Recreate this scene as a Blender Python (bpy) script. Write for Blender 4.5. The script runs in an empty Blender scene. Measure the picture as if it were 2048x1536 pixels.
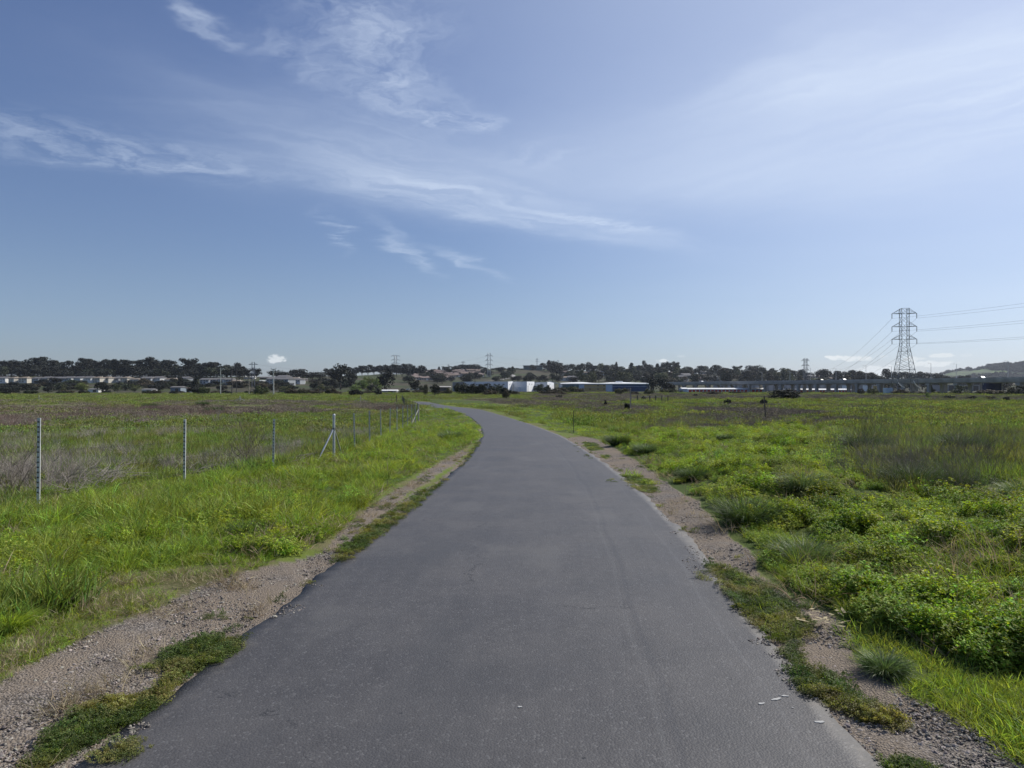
import bpy, bmesh, math, random
import numpy as np
from mathutils import Vector, Matrix, Euler

SC = bpy.context.scene
COL = SC.collection
F = 1420.0; HY = 775.0; CX = 1024.0; CZ = 1.6

# ------------------------------------------------------------------ camera
cam_d = bpy.data.cameras.new('camera'); cam = bpy.data.objects.new('camera', cam_d); COL.objects.link(cam)
cam_d.sensor_fit = 'HORIZONTAL'; cam_d.sensor_width = 36.0
cam_d.lens = 36.0 * F / 2048.0
cam_d.clip_start = 0.05; cam_d.clip_end = 30000
cam.location = (0, 0, CZ)
cam.rotation_euler = (math.radians(90) + math.atan((HY - 768.0) / F), 0, 0)
SC.camera = cam

# ------------------------------------------------------------------ exposure, sun
SC.view_settings.view_transform = 'Standard'; SC.view_settings.look = 'None'
SC.view_settings.exposure = EXPOSURE = 0.18; SC.view_settings.gamma = 1.0
SUN_AZ = 58.0; SUN_EL = 40.0          # azimuth clockwise from +Y (the view direction)
sd = bpy.data.lights.new('sun', 'SUN'); sun = bpy.data.objects.new('sun', sd); COL.objects.link(sun)
sd.energy = 4.6; sd.angle = math.radians(0.53); sd.color = (1.0, 0.95, 0.87)
a, e = math.radians(SUN_AZ), math.radians(SUN_EL)
sv = Vector((math.sin(a) * math.cos(e), math.cos(a) * math.cos(e), math.sin(e)))
sun.rotation_euler = sv.to_track_quat('Z', 'Y').to_euler(); sun.location = (40, 30, 60)

# ------------------------------------------------------------------ small node-expression helper
class X:
    """wraps a float socket so that expressions can be written in Python"""
    def __init__(s, t, o): s.t = t; s.o = o
    def _m(s, op, b=None, c=None):
        n = s.t.nodes.new('ShaderNodeMath'); n.operation = op
        for i, v in enumerate((s, b, c)):
            if v is None: continue
            if isinstance(v, X): s.t.links.new(v.o, n.inputs[i])
            else: n.inputs[i].default_value = float(v)
        return X(s.t, n.outputs[0])
    def __add__(s, b): return s._m('ADD', b)
    def __radd__(s, b): return s._m('ADD', b)
    def __sub__(s, b): return s._m('SUBTRACT', b)
    def __mul__(s, b): return s._m('MULTIPLY', b)
    def __rmul__(s, b): return s._m('MULTIPLY', b)
    def __truediv__(s, b): return s._m('DIVIDE', b)
    def __rsub__(s, b): return (s * -1.0) + b
    def clamp(s):
        r = s._m('ADD', 0.0); r.o.node.use_clamp = True; return r
    def sstep(s, a, b):
        n = s.t.nodes.new('ShaderNodeMapRange'); n.interpolation_type = 'SMOOTHSTEP'
        s.t.links.new(s.o, n.inputs[0]); n.inputs[1].default_value = a; n.inputs[2].default_value = b
        return X(s.t, n.outputs[0])

def noise(t, vec, scale, detail=3.0, rough=0.5, dist=0.0, dims='3D'):
    n = t.nodes.new('ShaderNodeTexNoise'); n.noise_dimensions = dims
    n.inputs['Scale'].default_value = scale; n.inputs['Detail'].default_value = detail
    n.inputs['Roughness'].default_value = rough; n.inputs['Distortion'].default_value = dist
    if vec is not None: t.links.new(vec, n.inputs['Vector'])
    return n
def comb(t, x, y, z=0.0):
    n = t.nodes.new('ShaderNodeCombineXYZ')
    for i, v in enumerate((x, y, z)):
        if isinstance(v, X): t.links.new(v.o, n.inputs[i])
        else: n.inputs[i].default_value = v
    return n.outputs[0]
def mixc(t, f, a, b):
    n = t.nodes.new('ShaderNodeMix'); n.data_type = 'RGBA'; n.clamp_factor = True
    for sock, v in ((n.inputs[0], f), (n.inputs[6], a), (n.inputs[7], b)):
        if isinstance(v, X): t.links.new(v.o, sock)
        elif isinstance(v, bpy.types.NodeSocket): t.links.new(v, sock)
        elif isinstance(v, (int, float)): sock.default_value = v
        else: sock.default_value = (*v[:3], 1.0)
    return n.outputs[2]

# ------------------------------------------------------------------ world: sky and cirrus laid out on a high cloud plane
W = bpy.data.worlds.new('World'); SC.world = W; W.use_nodes = True
T = W.node_tree; T.nodes.clear()
out = T.nodes.new('ShaderNodeOutputWorld'); bg = T.nodes.new('ShaderNodeBackground')
T.links.new(bg.outputs[0], out.inputs[0])
sky = T.nodes.new('ShaderNodeTexSky'); sky.sky_type = 'NISHITA'; sky.sun_disc = False
sky.sun_elevation = math.radians(SUN_EL); sky.sun_rotation = math.radians(SUN_AZ)
sky.altitude = 0; sky.air_density = 1.0; sky.dust_density = 0.55; sky.ozone_density = 2.6
SKY_K = 0.072
bg.inputs['Strength'].default_value = SKY_K
tc = T.nodes.new('ShaderNodeTexCoord'); sep = T.nodes.new('ShaderNodeSeparateXYZ')
T.links.new(tc.outputs['Generated'], sep.inputs[0])
dx, dy, dz = (X(T, sep.outputs[i]) for i in range(3))
up = dz._m('MAXIMUM', 0.02)
qx = dx / up; qy = dy / up
# warp the plane a little so that the edges are ragged
wn = noise(T, comb(T, qx, qy), 1.6, 5, 0.62)
ws = T.nodes.new('ShaderNodeSeparateColor'); T.links.new(wn.outputs['Color'], ws.inputs[0])
wx = qx + (X(T, ws.outputs[0]) - 0.5) * 0.62; wy = qy + (X(T, ws.outputs[1]) - 0.5) * 0.62
def qpt(px, py):
    z = (HY - py) / F
    return ((px - CX) / F / z, 1.0 / z)
def streak(p1, p2, w, s, x=wx, y=wy):
    a = qpt(*p1); b = qpt(*p2)
    cx, cy = (a[0] + b[0]) / 2, (a[1] + b[1]) / 2
    L = math.hypot(b[0] - a[0], b[1] - a[1]) * 0.5; th = math.atan2(b[1] - a[1], b[0] - a[0])
    ux = (x - cx) * math.cos(th) + (y - cy) * math.sin(th)
    uy = (y - cy) * math.cos(th) - (x - cx) * math.sin(th)
    l1 = (ux / L)._m('ABSOLUTE')._m('POWER', 3.0); q2 = (uy / w)
    e = l1 + q2 * q2
    return (e * -1.0)._m('EXPONENT') * s, (ux, uy)
def fibres(dirp, sc_long, sc_wide, lo, hi, det=6):
    a = qpt(*dirp[0]); b = qpt(*dirp[1]); th = math.atan2(b[1] - a[1], b[0] - a[0])
    ux = wx * math.cos(th) + wy * math.sin(th); uy = wy * math.cos(th) - wx * math.sin(th)
    n = noise(T, comb(T, ux * sc_long, uy * sc_wide, 1.7), 1.0, det, 0.6, 0.6)
    return X(T, n.outputs[0]).sstep(lo, hi)
fa = fibres(((0, 250), (1480, 515)), 1.1, 5.0, 0.32, 0.78)
fb = fibres(((640, 300), (900, 60)), 2.0, 7.0, 0.36, 0.74)
fc = fibres(((1380, 300), (2048, 120)), 0.7, 4.0, 0.28, 0.8)
fd = fibres(((740, 445), (1010, 558)), 1.5, 7.0, 0.3, 0.7)
fine = X(T, noise(T, comb(T, wx, wy, 4.0), 7.0, 5, 0.65).outputs[0]).sstep(0.36, 0.68)
c1 = streak((-200, 225), (520, 350), 0.22, 0.32)[0] * (fine * 0.65 + fa * 0.35)
c1b = streak((-100, 290), (420, 340), 0.09, 0.20)[0] * (fine * 0.5 + fa * 0.5)
c2 = streak((440, 215), (1150, 450), 0.36, 0.30)[0] * (fa * 0.7 + 0.3)
c3 = streak((640, 350), (1380, 497), 0.24, 0.36)[0] * (fa * 0.7 + 0.3)
c3b = streak((1100, 420), (1300, 465), 0.10, 0.30)[0] * fine
c4 = streak((690, -40), (815, 235), 0.17, 0.50)[0] * (fb * 0.5 + fine * 0.5)
c5 = streak((540, 70), (660, 175), 0.07, 0.34)[0] * (fb * 0.6 + fine * 0.4)
c6 = streak((385, 15), (480, 95), 0.035, 0.34)[0] * (fine * 0.7 + 0.3)
c7 = streak((870, 250), (940, 215), 0.10, 0.42)[0] * fine
c8 = streak((740, 440), (870, 545), 0.07, 0.34)[0] * (fd * 0.7 + 0.3)
c9 = streak((870, 500), (1010, 558), 0.07, 0.30)[0] * (fd * 0.7 + 0.3)
c10 = streak((650, 425), (690, 500), 0.05, 0.22)[0] * fine
c11 = streak((1020, 330), (1160, 300), 0.16, 0.20)[0] * fb
cv1 = streak((1400, 230), (2300, 20), 0.26, 0.34)[0] * (fc * 0.5 + 0.5)
cv2 = streak((1350, 400), (2600, 120), 0.9, 0.30)[0] * (fc * 0.3 + 0.7)
cv3 = streak((1750, 260), (2300, 180), 0.4, 0.2)[0] * fc
cz = streak((450, 300), (1500, 380), 0.75, 0.20)[0]
cirrus = c1
for c in (c1b, c2, c3, c3b, c4, c5, c6, c7, c8, c9, c10, c11, cv1, cv2, cv3, cz): cirrus = cirrus + c
sdot = dx * sv.x + dy * sv.y + dz * sv.z
veil = (sdot.sstep(0.42, 0.96) * 0.40) * (X(T, noise(T, comb(T, wx * 0.6, wy * 0.6), 1.0, 3).outputs[0]) * 0.5 + 0.75)
cirrus = cirrus * dz.sstep(0.03, 0.12) + veil
# low cumulus, in azimuth and elevation
az = dx._m('ARCTAN2', dy); el = dz._m('ARCSINE')
pn = noise(T, comb(T, az * 70.0, el * 110.0), 1.0, 5, 0.6)
pv = X(T, pn.outputs[0]) - 0.5
def puff(px, py, w, h, s):
    a0 = math.atan((px - CX) / F); e0 = math.atan((HY - py) / F * math.cos(a0))
    u = (az - a0) / (w / F); v = (el - e0) / (h / F)
    r = u * u + v * v + pv * 4.0
    return (1.0 - r.sstep(0.25, 0.95)) * s
low = puff(550, 718, 20, 10, 0.8)
for p in ((1700, 716, 42, 7, 0.85), (1668, 714, 15, 4, 0.4), (1755, 743, 32, 14, 0.8), (1710, 748, 24, 6, 0.4), (1826, 719, 24, 6, 0.7),
          (1855, 727, 48, 7, 0.85), (1884, 711, 20, 5, 0.7), (1766, 713, 9, 3, 0.35), (1326, 721, 17, 4, 0.7), (1362, 713, 12, 3, 0.2), (1240, 738, 50, 5, 0.18), (1933, 711, 10, 3, 0.2)):
    low = low + puff(*p)
tint = mixc(T, dz.sstep(0.12, 0.46), (0.97, 0.98, 1.14), (1.09, 1.08, 1.27))
tint = mixc(T, 1.0 - dz.sstep(-0.02, 0.15), tint, (0.76, 0.88, 1.22))
mul = T.nodes.new('ShaderNodeMix'); mul.data_type = 'RGBA'; mul.blend_type = 'MULTIPLY'; mul.inputs[0].default_value = 1.0
T.links.new(sky.outputs[0], mul.inputs[6]); T.links.new(tint, mul.inputs[7])
k = 1.0 / SKY_K
cc = mixc(T, cirrus.clamp(), mul.outputs[2], (0.67 * k, 0.76 * k, 0.90 * k))
cc = mixc(T, low.clamp(), cc, (0.74 * k, 0.78 * k, 0.80 * k))
T.links.new(cc, bg.inputs[0])

# ------------------------------------------------------------------ object helpers
def tag(o, label=None, cat=None, group=None, kind=None):
    if label: o['label'] = label
    if cat: o['category'] = cat
    if group: o['group'] = group
    if kind: o['kind'] = kind
    return o
def empty(name, loc=(0, 0, 0), rz=0.0, **kw):
    o = bpy.data.objects.new(name, None); COL.objects.link(o); o.location = loc; o.rotation_euler = (0, 0, rz)
    o.empty_display_size = 0.2
    return tag(o, **kw)
def link(name, me, parent=None, loc=None, rz=None, **kw):
    o = bpy.data.objects.new(name, me); COL.objects.link(o)
    if parent is not None: o.parent = parent
    if loc is not None: o.location = loc
    if rz is not None: o.rotation_euler = (0, 0, rz)
    return tag(o, **kw)
def copy_tree(o, parent=None):
    c = o.copy(); COL.objects.link(c)
    if parent is not None: c.parent = parent
    for ch in list(o.children): copy_tree(ch, c)
    return c

class MB:
    """collects polygons, builds one mesh"""
    def __init__(s): s.v = []; s.f = []; s.mi = []; s.m = 0
    def poly(s, pts):
        n = len(s.v); s.v += [tuple(p) for p in pts]; s.f.append(tuple(range(n, n + len(pts)))); s.mi.append(s.m)
    def box(s, c, d, rz=0.0):
        cx, cy, cz_ = c; x, y, z = d[0] / 2, d[1] / 2, d[2] / 2; n = len(s.v)
        cs, sn = math.cos(rz), math.sin(rz)
        for k in (-z, z):
            for (i, j) in ((-x, -y), (x, -y), (x, y), (-x, y)):
                s.v.append((cx + i * cs - j * sn, cy + i * sn + j * cs, cz_ + k))
        for q in ((0, 3, 2, 1), (4, 5, 6, 7), (0, 1, 5, 4), (1, 2, 6, 5), (2, 3, 7, 6), (3, 0, 4, 7)):
            s.f.append(tuple(n + i for i in q)); s.mi.append(s.m)
    def tube(s, a, b, r0, r1=None, seg=6, cap=True):
        a = Vector(a); b = Vector(b); r1 = r0 if r1 is None else r1
        d = (b - a).normalized(); u = d.orthogonal().normalized(); w = d.cross(u); n = len(s.v)
        for p, r in ((a, r0), (b, r1)):
            for i in range(seg):
                t = 2 * math.pi * i / seg; s.v.append(tuple(p + u * (math.cos(t) * r) + w * (math.sin(t) * r)))
        for i in range(seg):
            j = (i + 1) % seg; s.f.append((n + i, n + j, n + seg + j, n + seg + i)); s.mi.append(s.m)
        if cap:
            s.f.append(tuple(n + i for i in reversed(range(seg)))); s.mi.append(s.m)
            s.f.append(tuple(n + seg + i for i in range(seg))); s.mi.append(s.m)
    def path(s, pts, rs, seg=5):
        for i in range(len(pts) - 1): s.tube(pts[i], pts[i + 1], rs[i], rs[i + 1], seg, cap=(i == len(pts) - 2))
    def mesh(s, name, mats, smooth=False):
        me = bpy.data.meshes.new(name); me.from_pydata(s.v, [], s.f)
        if not isinstance(mats, (list, tuple)): mats = [mats]
        for m in mats: me.materials.append(m)
        if len(mats) > 1: me.polygons.foreach_set('material_index', s.mi)
        if smooth: me.polygons.foreach_set('use_smooth', [True] * len(s.f))
        me.update(); return me
    def build(s, name, mats, parent=None, smooth=False, **kw): return link(name, s.mesh(name, mats, smooth), parent, **kw)

# ------------------------------------------------------------------ materials
MATS = {}
def mat(name, col, rough=0.7, var=0.25, scale=3.0, metal=0.0, spec=0.3, col2=None, obj_rand=0.0, isl=0.0, trans=0.0, bump=0.0, tcol=None, posvar=None):
    if name in MATS: return MATS[name]
    m = bpy.data.materials.new(name); m.use_nodes = True; t = m.node_tree; p = t.nodes['Principled BSDF']
    geo = t.nodes.new('ShaderNodeNewGeometry'); tcn = t.nodes.new('ShaderNodeTexCoord')
    n = noise(t, tcn.outputs['Object'], scale, 4, 0.6)
    f = X(t, n.outputs[0]).sstep(0.3, 0.7)
    c2 = col2 if col2 else tuple(c * (1 - var) for c in col)
    base = mixc(t, f, tuple(min(1, c * (1 + var * 0.4)) for c in col), c2)
    if posvar:                                   # broad change of colour over the land
        n2 = noise(t, geo.outputs['Position'], posvar[0], 3, 0.6)
        base = mixc(t, X(t, n2.outputs[0]).sstep(0.42, 0.62) * posvar[2], base, posvar[1])
    if obj_rand:
        oi = t.nodes.new('ShaderNodeObjectInfo'); h = t.nodes.new('ShaderNodeHueSaturation')
        r = X(t, oi.outputs['Random'])
        r2 = (r * 7.31)._m('FRACT')
        t.links.new(((r - 0.5) * (obj_rand * 0.10) + 0.5).o, h.inputs['Hue']); t.links.new(((r2 - 0.5) * (obj_rand * 1.3) + 1.0).o, h.inputs['Value'])
        h.inputs['Saturation'].default_value = 1.0; t.links.new(base, h.inputs['Color']); base = h.outputs[0]
    if isl:                                      # every blade or leaf has its own tone
        h2 = t.nodes.new('ShaderNodeHueSaturation'); ri = X(t, geo.outputs['Random Per Island'])
        t.links.new((ri * isl + (1.0 - isl * 0.42)).o, h2.inputs['Value']); t.links.new((((ri * 5.7)._m('FRACT') - 0.5) * 0.05 + 0.5).o, h2.inputs['Hue'])
        t.links.new(base, h2.inputs['Color']); base = h2.outputs[0]
    t.links.new(base, p.inputs['Base Color'])
    p.inputs['Roughness'].default_value = rough; p.inputs['Metallic'].default_value = metal; p.inputs['Specular IOR Level'].default_value = spec
    if bump:
        b = t.nodes.new('ShaderNodeBump'); b.inputs['Strength'].default_value = bump; b.inputs['Distance'].default_value = 0.05
        n3 = noise(t, tcn.outputs['Object'], scale * 5, 3, 0.6); t.links.new(n3.outputs[0], b.inputs['Height']); t.links.new(b.outputs[0], p.inputs['Normal'])
    if trans:
        tr = t.nodes.new('ShaderNodeBsdfTranslucent'); mx = t.nodes.new('ShaderNodeMixShader'); mx.inputs[0].default_value = trans
        g = t.nodes.new('ShaderNodeMix'); g.data_type = 'RGBA'; g.blend_type = 'MULTIPLY'; g.inputs[0].default_value = 1.0
        t.links.new(base, g.inputs[6]); g.inputs[7].default_value = (*(tcol or (1.5, 1.6, 0.8)), 1)
        t.links.new(g.outputs[2], tr.inputs['Color'])
        t.links.new(p.outputs[0], mx.inputs[1]); t.links.new(tr.outputs[0], mx.inputs[2])
        t.links.new(mx.outputs[0], t.nodes['Material Output'].inputs[0])
    MATS[name] = m; return m

# ------------------------------------------------------------------ numpy noise
def vnoise(x, y, seed=0):
    xi = np.floor(x).astype(np.int64); yi = np.floor(y).astype(np.int64); fx = x - xi; fy = y - yi
    fx = fx * fx * (3 - 2 * fx); fy = fy * fy * (3 - 2 * fy)
    def h(i, j):
        n = (i * 374761393 + j * 668265263 + seed * 1442695041) & 0xffffffff
        n = ((n ^ (n >> 13)) * 1274126177) & 0xffffffff
        return ((n ^ (n >> 16)) & 0xffff) / 65535.0
    return (h(xi, yi) * (1 - fx) + h(xi + 1, yi) * fx) * (1 - fy) + (h(xi, yi + 1) * (1 - fx) + h(xi + 1, yi + 1) * fx) * fy
def fbm(x, y, s, seed=0, o=4):
    r = 0; a_ = 0.5; tot = 0
    for i in range(o):
        r = r + a_ * vnoise(x / s, y / s, seed + i); tot += a_; s *= 0.5; a_ *= 0.55
    return r / tot
def sst(x, a_, b_):
    t = np.clip((x - a_) / (b_ - a_), 0, 1); return t * t * (3 - 2 * t)

# ------------------------------------------------------------------ the lie of the land
ZY = [-50, 0, 6.7, 13.4, 18.6, 31, 53, 80, 150, 300, 7000]
ZZ = [0.0, 0, 0, -.12, -.22, -.47, -1.0, -1.25, -1.5, -1.6, -1.6]
def zp(Y): 
    return np.interp(Y, ZY, ZZ)
def fence_x(Y):
    Y = np.asarray(Y, float)
    return np.where(Y < 18.3, -7.84 + .176 * Y, np.interp(Y, [18.3, 56.4, 80, 107, 150, 400], [-4.59, -7.27, -11.3, -16.2, -23.2, -60]))
RPX = [-1500, 0, 300, 560, 700, 800, 860, 960, 1050, 1150, 1250, 1400, 1550, 1700, 1800, 1900, 2100, 4000]
RY  = [752, 751, 751, 755, 753, 749, 744, 739, 738, 742, 743, 747, 751, 754, 758, 762, 764, 766]
RD  = [900, 900, 900, 900, 1000, 1200, 1400, 1500, 1500, 1500, 1500, 1500, 1500, 1500, 1500, 1500, 1500, 1500]
RB  = [520, 520, 520, 520, 560, 600, 640, 640, 640, 640, 640, 640, 700, 700, 700, 700, 700, 700]
def G(x, y):
    x = np.asarray(x, float); y = np.asarray(y, float)
    z = zp(y)
    left = sst(fence_x(y) - x, 0.1, 2.0) * (0.30 * sst(y, -5, 4))
    z = z - left * (1 - 0.7 * sst(y, 40, 120))
    amp = 0.05 + 0.22 * sst(y, 14, 60)
    z = z + (fbm(x, y, 6.0, 3) - 0.5) * amp * sst(np.abs(x - np.interp(y, [0, 40, 60, 130], [0, -1, -3, -14])), 2.2, 6)
    bank = sst(x - np.interp(y, [0, 5, 10, 16, 24, 31], [3.0, 2.9, 2.9, 2.9, 2.8, 2.6]), 0.0, 1.3) * (1 - sst(y, 23, 31)) * sst(y, 2, 5) * (1 - sst(x, 12, 20))
    z = z + bank * (0.13 + 0.42 * (fbm(x, y, 1.5, 201, 3) - 0.5))
    z = z + 0.42 * np.exp(-((x + 20.5) / 5.5) ** 2 - ((y - 143) / 4.5) ** 2)
    yy = np.maximum(y, 50.0); px = CX + F * x / yy
    zr = CZ + (HY - np.interp(px, RPX, RY)) / F * np.interp(px, RPX, RD)
    rb = np.interp(px, RPX, RB); rd = np.interp(px, RPX, RD)
    t = np.clip((y - rb) / (rd - rb), 0, 1)
    t = t * (0.55 + 0.45 * t) * (1 + 0.12 * np.sin(t * 9 + px * 0.02) * (1 - t))
    roll = (fbm(x, y, 140.0, 9) - 0.5) * 7.0 * sst(y, rb, rb + 250)
    z = z + (zr + 1.6) * t + roll
    z2 = CZ + (HY - np.interp(px, [1500, 1860, 1884, 1893, 1906, 1941, 1972, 2011, 2026, 2048, 2150, 2400, 4000], [790, 764, 751, 746, 743, 739, 733, 727, 728, 726, 716, 730, 760])) / F * 4200
    z2 = z2 * sst(y, 2600, 4200) + (fbm(x, y, 420.0, 21) - 0.5) * 45 * sst(y, 2600, 3600) * sst(px, 1840, 1960)
    z = np.where((y > 2600) & (z2 > z), z2, z)
    return z
def at(px, py, ymax=3000.0, lift=0.0):
    """the point of the land seen at a place in the photograph"""
    Y = np.geomspace(1.5, ymax, 6000); Xw = (px - CX) / F * Y
    d = CZ - (py - HY) / F * Y - (G(Xw, Y) + lift)
    i = np.nonzero(d < 0)[0]
    k_ = i[0] if len(i) else len(Y) - 1
    return float(Xw[k_]), float(Y[k_]), float(G(Xw[k_], Y[k_]))
def wx_(px, Y): return (px - CX) / F * Y
def wz_(py, Y): return CZ - (py - HY) / F * Y

# ------------------------------------------------------------------ the path's centre line
def flat_at(px, py):
    Y = np.geomspace(1.5, 400, 4000); d = CZ - (py - HY) / F * Y - zp(Y); k_ = np.nonzero(d < 0)[0][0]
    return (px - CX) / F * Y[k_], Y[k_]
LE = [(140, 1536), (345, 1387), (505, 1245), (680, 1115), (770, 1068), (820, 1012), (890, 958), (940, 913), (966, 872), (960, 848), (940, 833), (915, 823), (898, 818)]
REd = [(1760, 1536), (1600, 1322), (1480, 1200), (1400, 1112), (1330, 1015), (1250, 958), (1200, 915), (1120, 870), (1052, 845), (974, 821), (944, 814)]
l_ = np.array([flat_at(*p) for p in LE]); r_ = np.array([flat_at(*p) for p in REd])
ys = [3, 5, 7.5, 10, 13, 17, 23, 31, 41, 53, 66, 80, 94]
cl = []
for y_ in ys:
    xl = np.interp(y_, l_[:, 1], l_[:, 0]); xr = np.interp(y_, r_[:, 1], r_[:, 0]); cl.append(((xl + xr) / 2, y_, xr - xl))
cl = [(cl[0][0] - 0.60, -9, 3.42), (cl[0][0] - 0.28, -2, 3.42)] + cl + [(-10.0, 107, 3.6), (-12.9, 118, 3.7), (-15.2, 129, 3.7), (-17.0, 139, 3.6), (-19.2, 150, 3.5), (-24, 160, 3.5), (-36, 167, 3.5), (-80, 173, 3.5), (-150, 177, 3.5), (-260, 180, 3.5)]
cl = np.array(cl)
seglen = np.r_[0, np.cumsum(np.hypot(np.diff(cl[:, 0]), np.diff(cl[:, 1])))]
S = np.concatenate([np.arange(0, 32, 0.06), np.arange(32, 60, 0.12), np.arange(60, seglen[-1], 0.6)])
PXc = np.interp(S, seglen, cl[:, 0]); PYc = np.interp(S, seglen, cl[:, 1]); PWc = np.interp(S, seglen, cl[:, 2])
def smooth_s(v, w=3.0):
    s2 = np.arange(0, S[-1], 0.25); a2 = np.interp(s2, S, v); n_ = int(w / 0.25); kk = np.hanning(2 * n_ + 1); kk /= kk.sum()
    return np.interp(S, s2, np.convolve(np.pad(a2, n_, mode='edge'), kk, mode='valid'))
PXc = smooth_s(PXc, 4); PYc0 = smooth_s(PYc, 4); PYc = np.where((S < 4) | (S > S[-1] - 4), PYc, PYc0)
PWc = np.clip(smooth_s(PWc, 6), 3.2, 3.7)
tx = np.gradient(PXc, S); ty = np.gradient(PYc, S); ln = np.hypot(tx, ty); tx /= ln; ty /= ln
nx, ny = ty, -tx                                   # to the right of the direction of travel
WB = np.c_[PXc, PYc][::4]
def path_dist(x, y):
    """distance outside the path's edge (negative on the path)"""
    x = np.asarray(x, float); y = np.asarray(y, float); d = np.full(x.shape, 1e9)
    near = (y > -12) & (y < 190) & (x > -270) & (x < 12)
    if near.any():
        xs, ys_ = x[near], y[near]; best = np.full(xs.shape, 1e9)
        Q = np.c_[PXc, PYc, PWc / 2]; Q = Q[::3]
        for i in range(0, len(xs), 4000):
            dd = np.hypot(xs[i:i + 4000, None] - Q[None, :, 0], ys_[i:i + 4000, None] - Q[None, :, 1]) - Q[None, :, 2]
            best[i:i + 4000] = dd.min(1)
        d[near] = best
    return d
# ------------------------------------------------------------------ zones of the ground, outlined on the photograph and laid on the land
def inpoly(px, py, poly):
    r = np.zeros(px.shape, bool); n = len(poly); j = n - 1
    for i in range(n):
        xi, yi = poly[i]; xj, yj = poly[j]
        c = ((yi > py) != (yj > py)) & (px < (xj - xi) * (py - yi) / ((yj - yi) or 1e-9) + xi)
        r ^= c; j = i
    return r
GRAV_L = [(-1400, 2300), (-700, 1700), (-50, 1400), (40, 1345), (110, 1305), (200, 1262), (300, 1222), (360, 1192), (430, 1158), (520, 1137), (600, 1120), (640, 1104), (700, 1108),
          (730, 1120), (600, 1230), (400, 1400), (200, 1560), (-200, 2300)]
STRIP_L = [(640, 1106), (690, 1052), (740, 1012), (800, 976), (860, 936), (925, 900), (940, 902), (905, 932), (865, 956), (820, 985), (775, 1020), (735, 1050), (700, 1085), (670, 1108)]
DEAD_L = [(-1400, 1800), (-400, 1420), (-50, 1270), (60, 1235), (170, 1215), (200, 1150), (300, 1135), (420, 1135), (500, 1125), (560, 1117), (520, 1138), (430, 1160), (360, 1195), (300, 1225), (150, 1290), (0, 1370), (-50, 1410), (-700, 1720), (-1400, 2300)]
PATCHES = [  # green mats growing over the gravel
    [(20, 1560), (60, 1500), (110, 1440), (160, 1405), (235, 1384), (300, 1376), (345, 1388), (335, 1398), (270, 1428), (205, 1465), (150, 1500), (90, 1530), (60, 1570)],
    [(308, 1322), (350, 1285), (430, 1262), (508, 1268), (500, 1285), (455, 1318), (400, 1338), (350, 1352), (320, 1345)],
    [(322, 1345), (365, 1342), (350, 1372), (330, 1390), (300, 1380)],
    [(672, 1128), (664, 1100), (720, 1060), (770, 1022), (830, 985), (870, 968), (905, 950), (930, 915), (945, 890), (962, 860), (972, 862), (972, 880), (945, 918), (900, 965), (835, 1018), (800, 1062), (740, 1100), (700, 1122)],
    [(570, 1190), (600, 1165), (612, 1170), (590, 1198)], [(500, 1245), (530, 1222), (540, 1230), (520, 1248)], [(630, 1150), (655, 1140), (650, 1155)],
    [(1398, 1118), (1450, 1130), (1500, 1150), (1560, 1200), (1618, 1262), (1600, 1282), (1540, 1275), (1500, 1240), (1460, 1200), (1420, 1160)],
    [(1245, 948), (1290, 955), (1322, 985), (1300, 988), (1258, 972)], [(1160, 884), (1190, 886), (1206, 900), (1180, 902)], [(1196, 910), (1220, 910), (1214, 918)],
    [(1545, 1285), (1575, 1290), (1612, 1318), (1600, 1332), (1568, 1310)],
    [(1575, 1345), (1620, 1335), (1670, 1350), (1695, 1375), (1715, 1400), (1690, 1420), (1650, 1412), (1610, 1375)],
    [(1700, 1410), (1750, 1415), (1792, 1440), (1775, 1452), (1740, 1445), (1700, 1428)], [(1700, 1452), (1730, 1462), (1752, 1480), (1730, 1482)], [(1765, 1515), (1830, 1520), (1870, 1560), (1790, 1560)],
]
GRAV_R = [(1150, 872), (1196, 880), (1222, 893), (1262, 915), (1300, 940), (1345, 975), (1395, 1003), (1436, 1050), (1490, 1095), (1515, 1115), (1520, 1150), (1560, 1180), (1600, 1197), (1680, 1245), (1700, 1275), (1695, 1310),
          (1760, 1350), (1830, 1395), (1900, 1430), (1980, 1475), (2060, 1525), (2300, 1660), (2900, 2100), (2400, 2300), (1750, 1600), (1560, 1340), (1440, 1200), (1360, 1110), (1290, 1015), (1210, 958), (1160, 915), (1100, 880)]
TALL_L = [(-4000, 2300), (-4000, 1200), (-1200, 1130), (0, 1016), (100, 1000), (375, 955), (549, 940), (668, 912), (711, 893), (763, 863), (806, 842), (842, 826), (850, 812), (900, 822), (940, 835), (962, 850), (964, 866), (950, 880), (925, 900), (840, 942),
          (760, 987), (700, 1030), (650, 1080), (560, 1115), (420, 1136), (300, 1136), (205, 1148), (170, 1215), (0, 1212), (-60, 1240), (-700, 1500), (-1400, 1800)]
WEED_R = [(1215, 884), (1262, 868), (1330, 862), (1480, 857), (1620, 852), (1690, 862), (1702, 900), (1725, 945), (1780, 985), (1880, 1003), (2048, 1000), (2600, 1000), (5000, 1100), (5000, 2300), (3000, 2300), (2300, 1500), (2048, 1372),
          (1900, 1328), (1790, 1285), (1700, 1250), (1600, 1195), (1545, 1170), (1520, 1140), (1500, 1100), (1436, 1050), (1395, 1003), (1345, 975), (1262, 915), (1222, 893)]
SHORT_R = [(1690, 1258), (1700, 1250), (1790, 1285), (1900, 1328), (2048, 1372), (2300, 1500), (3000, 2300), (2900, 2100), (2300, 1660), (2060, 1525), (1980, 1475), (1900, 1430), (1830, 1395), (1760, 1350), (1695, 1310)]
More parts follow.
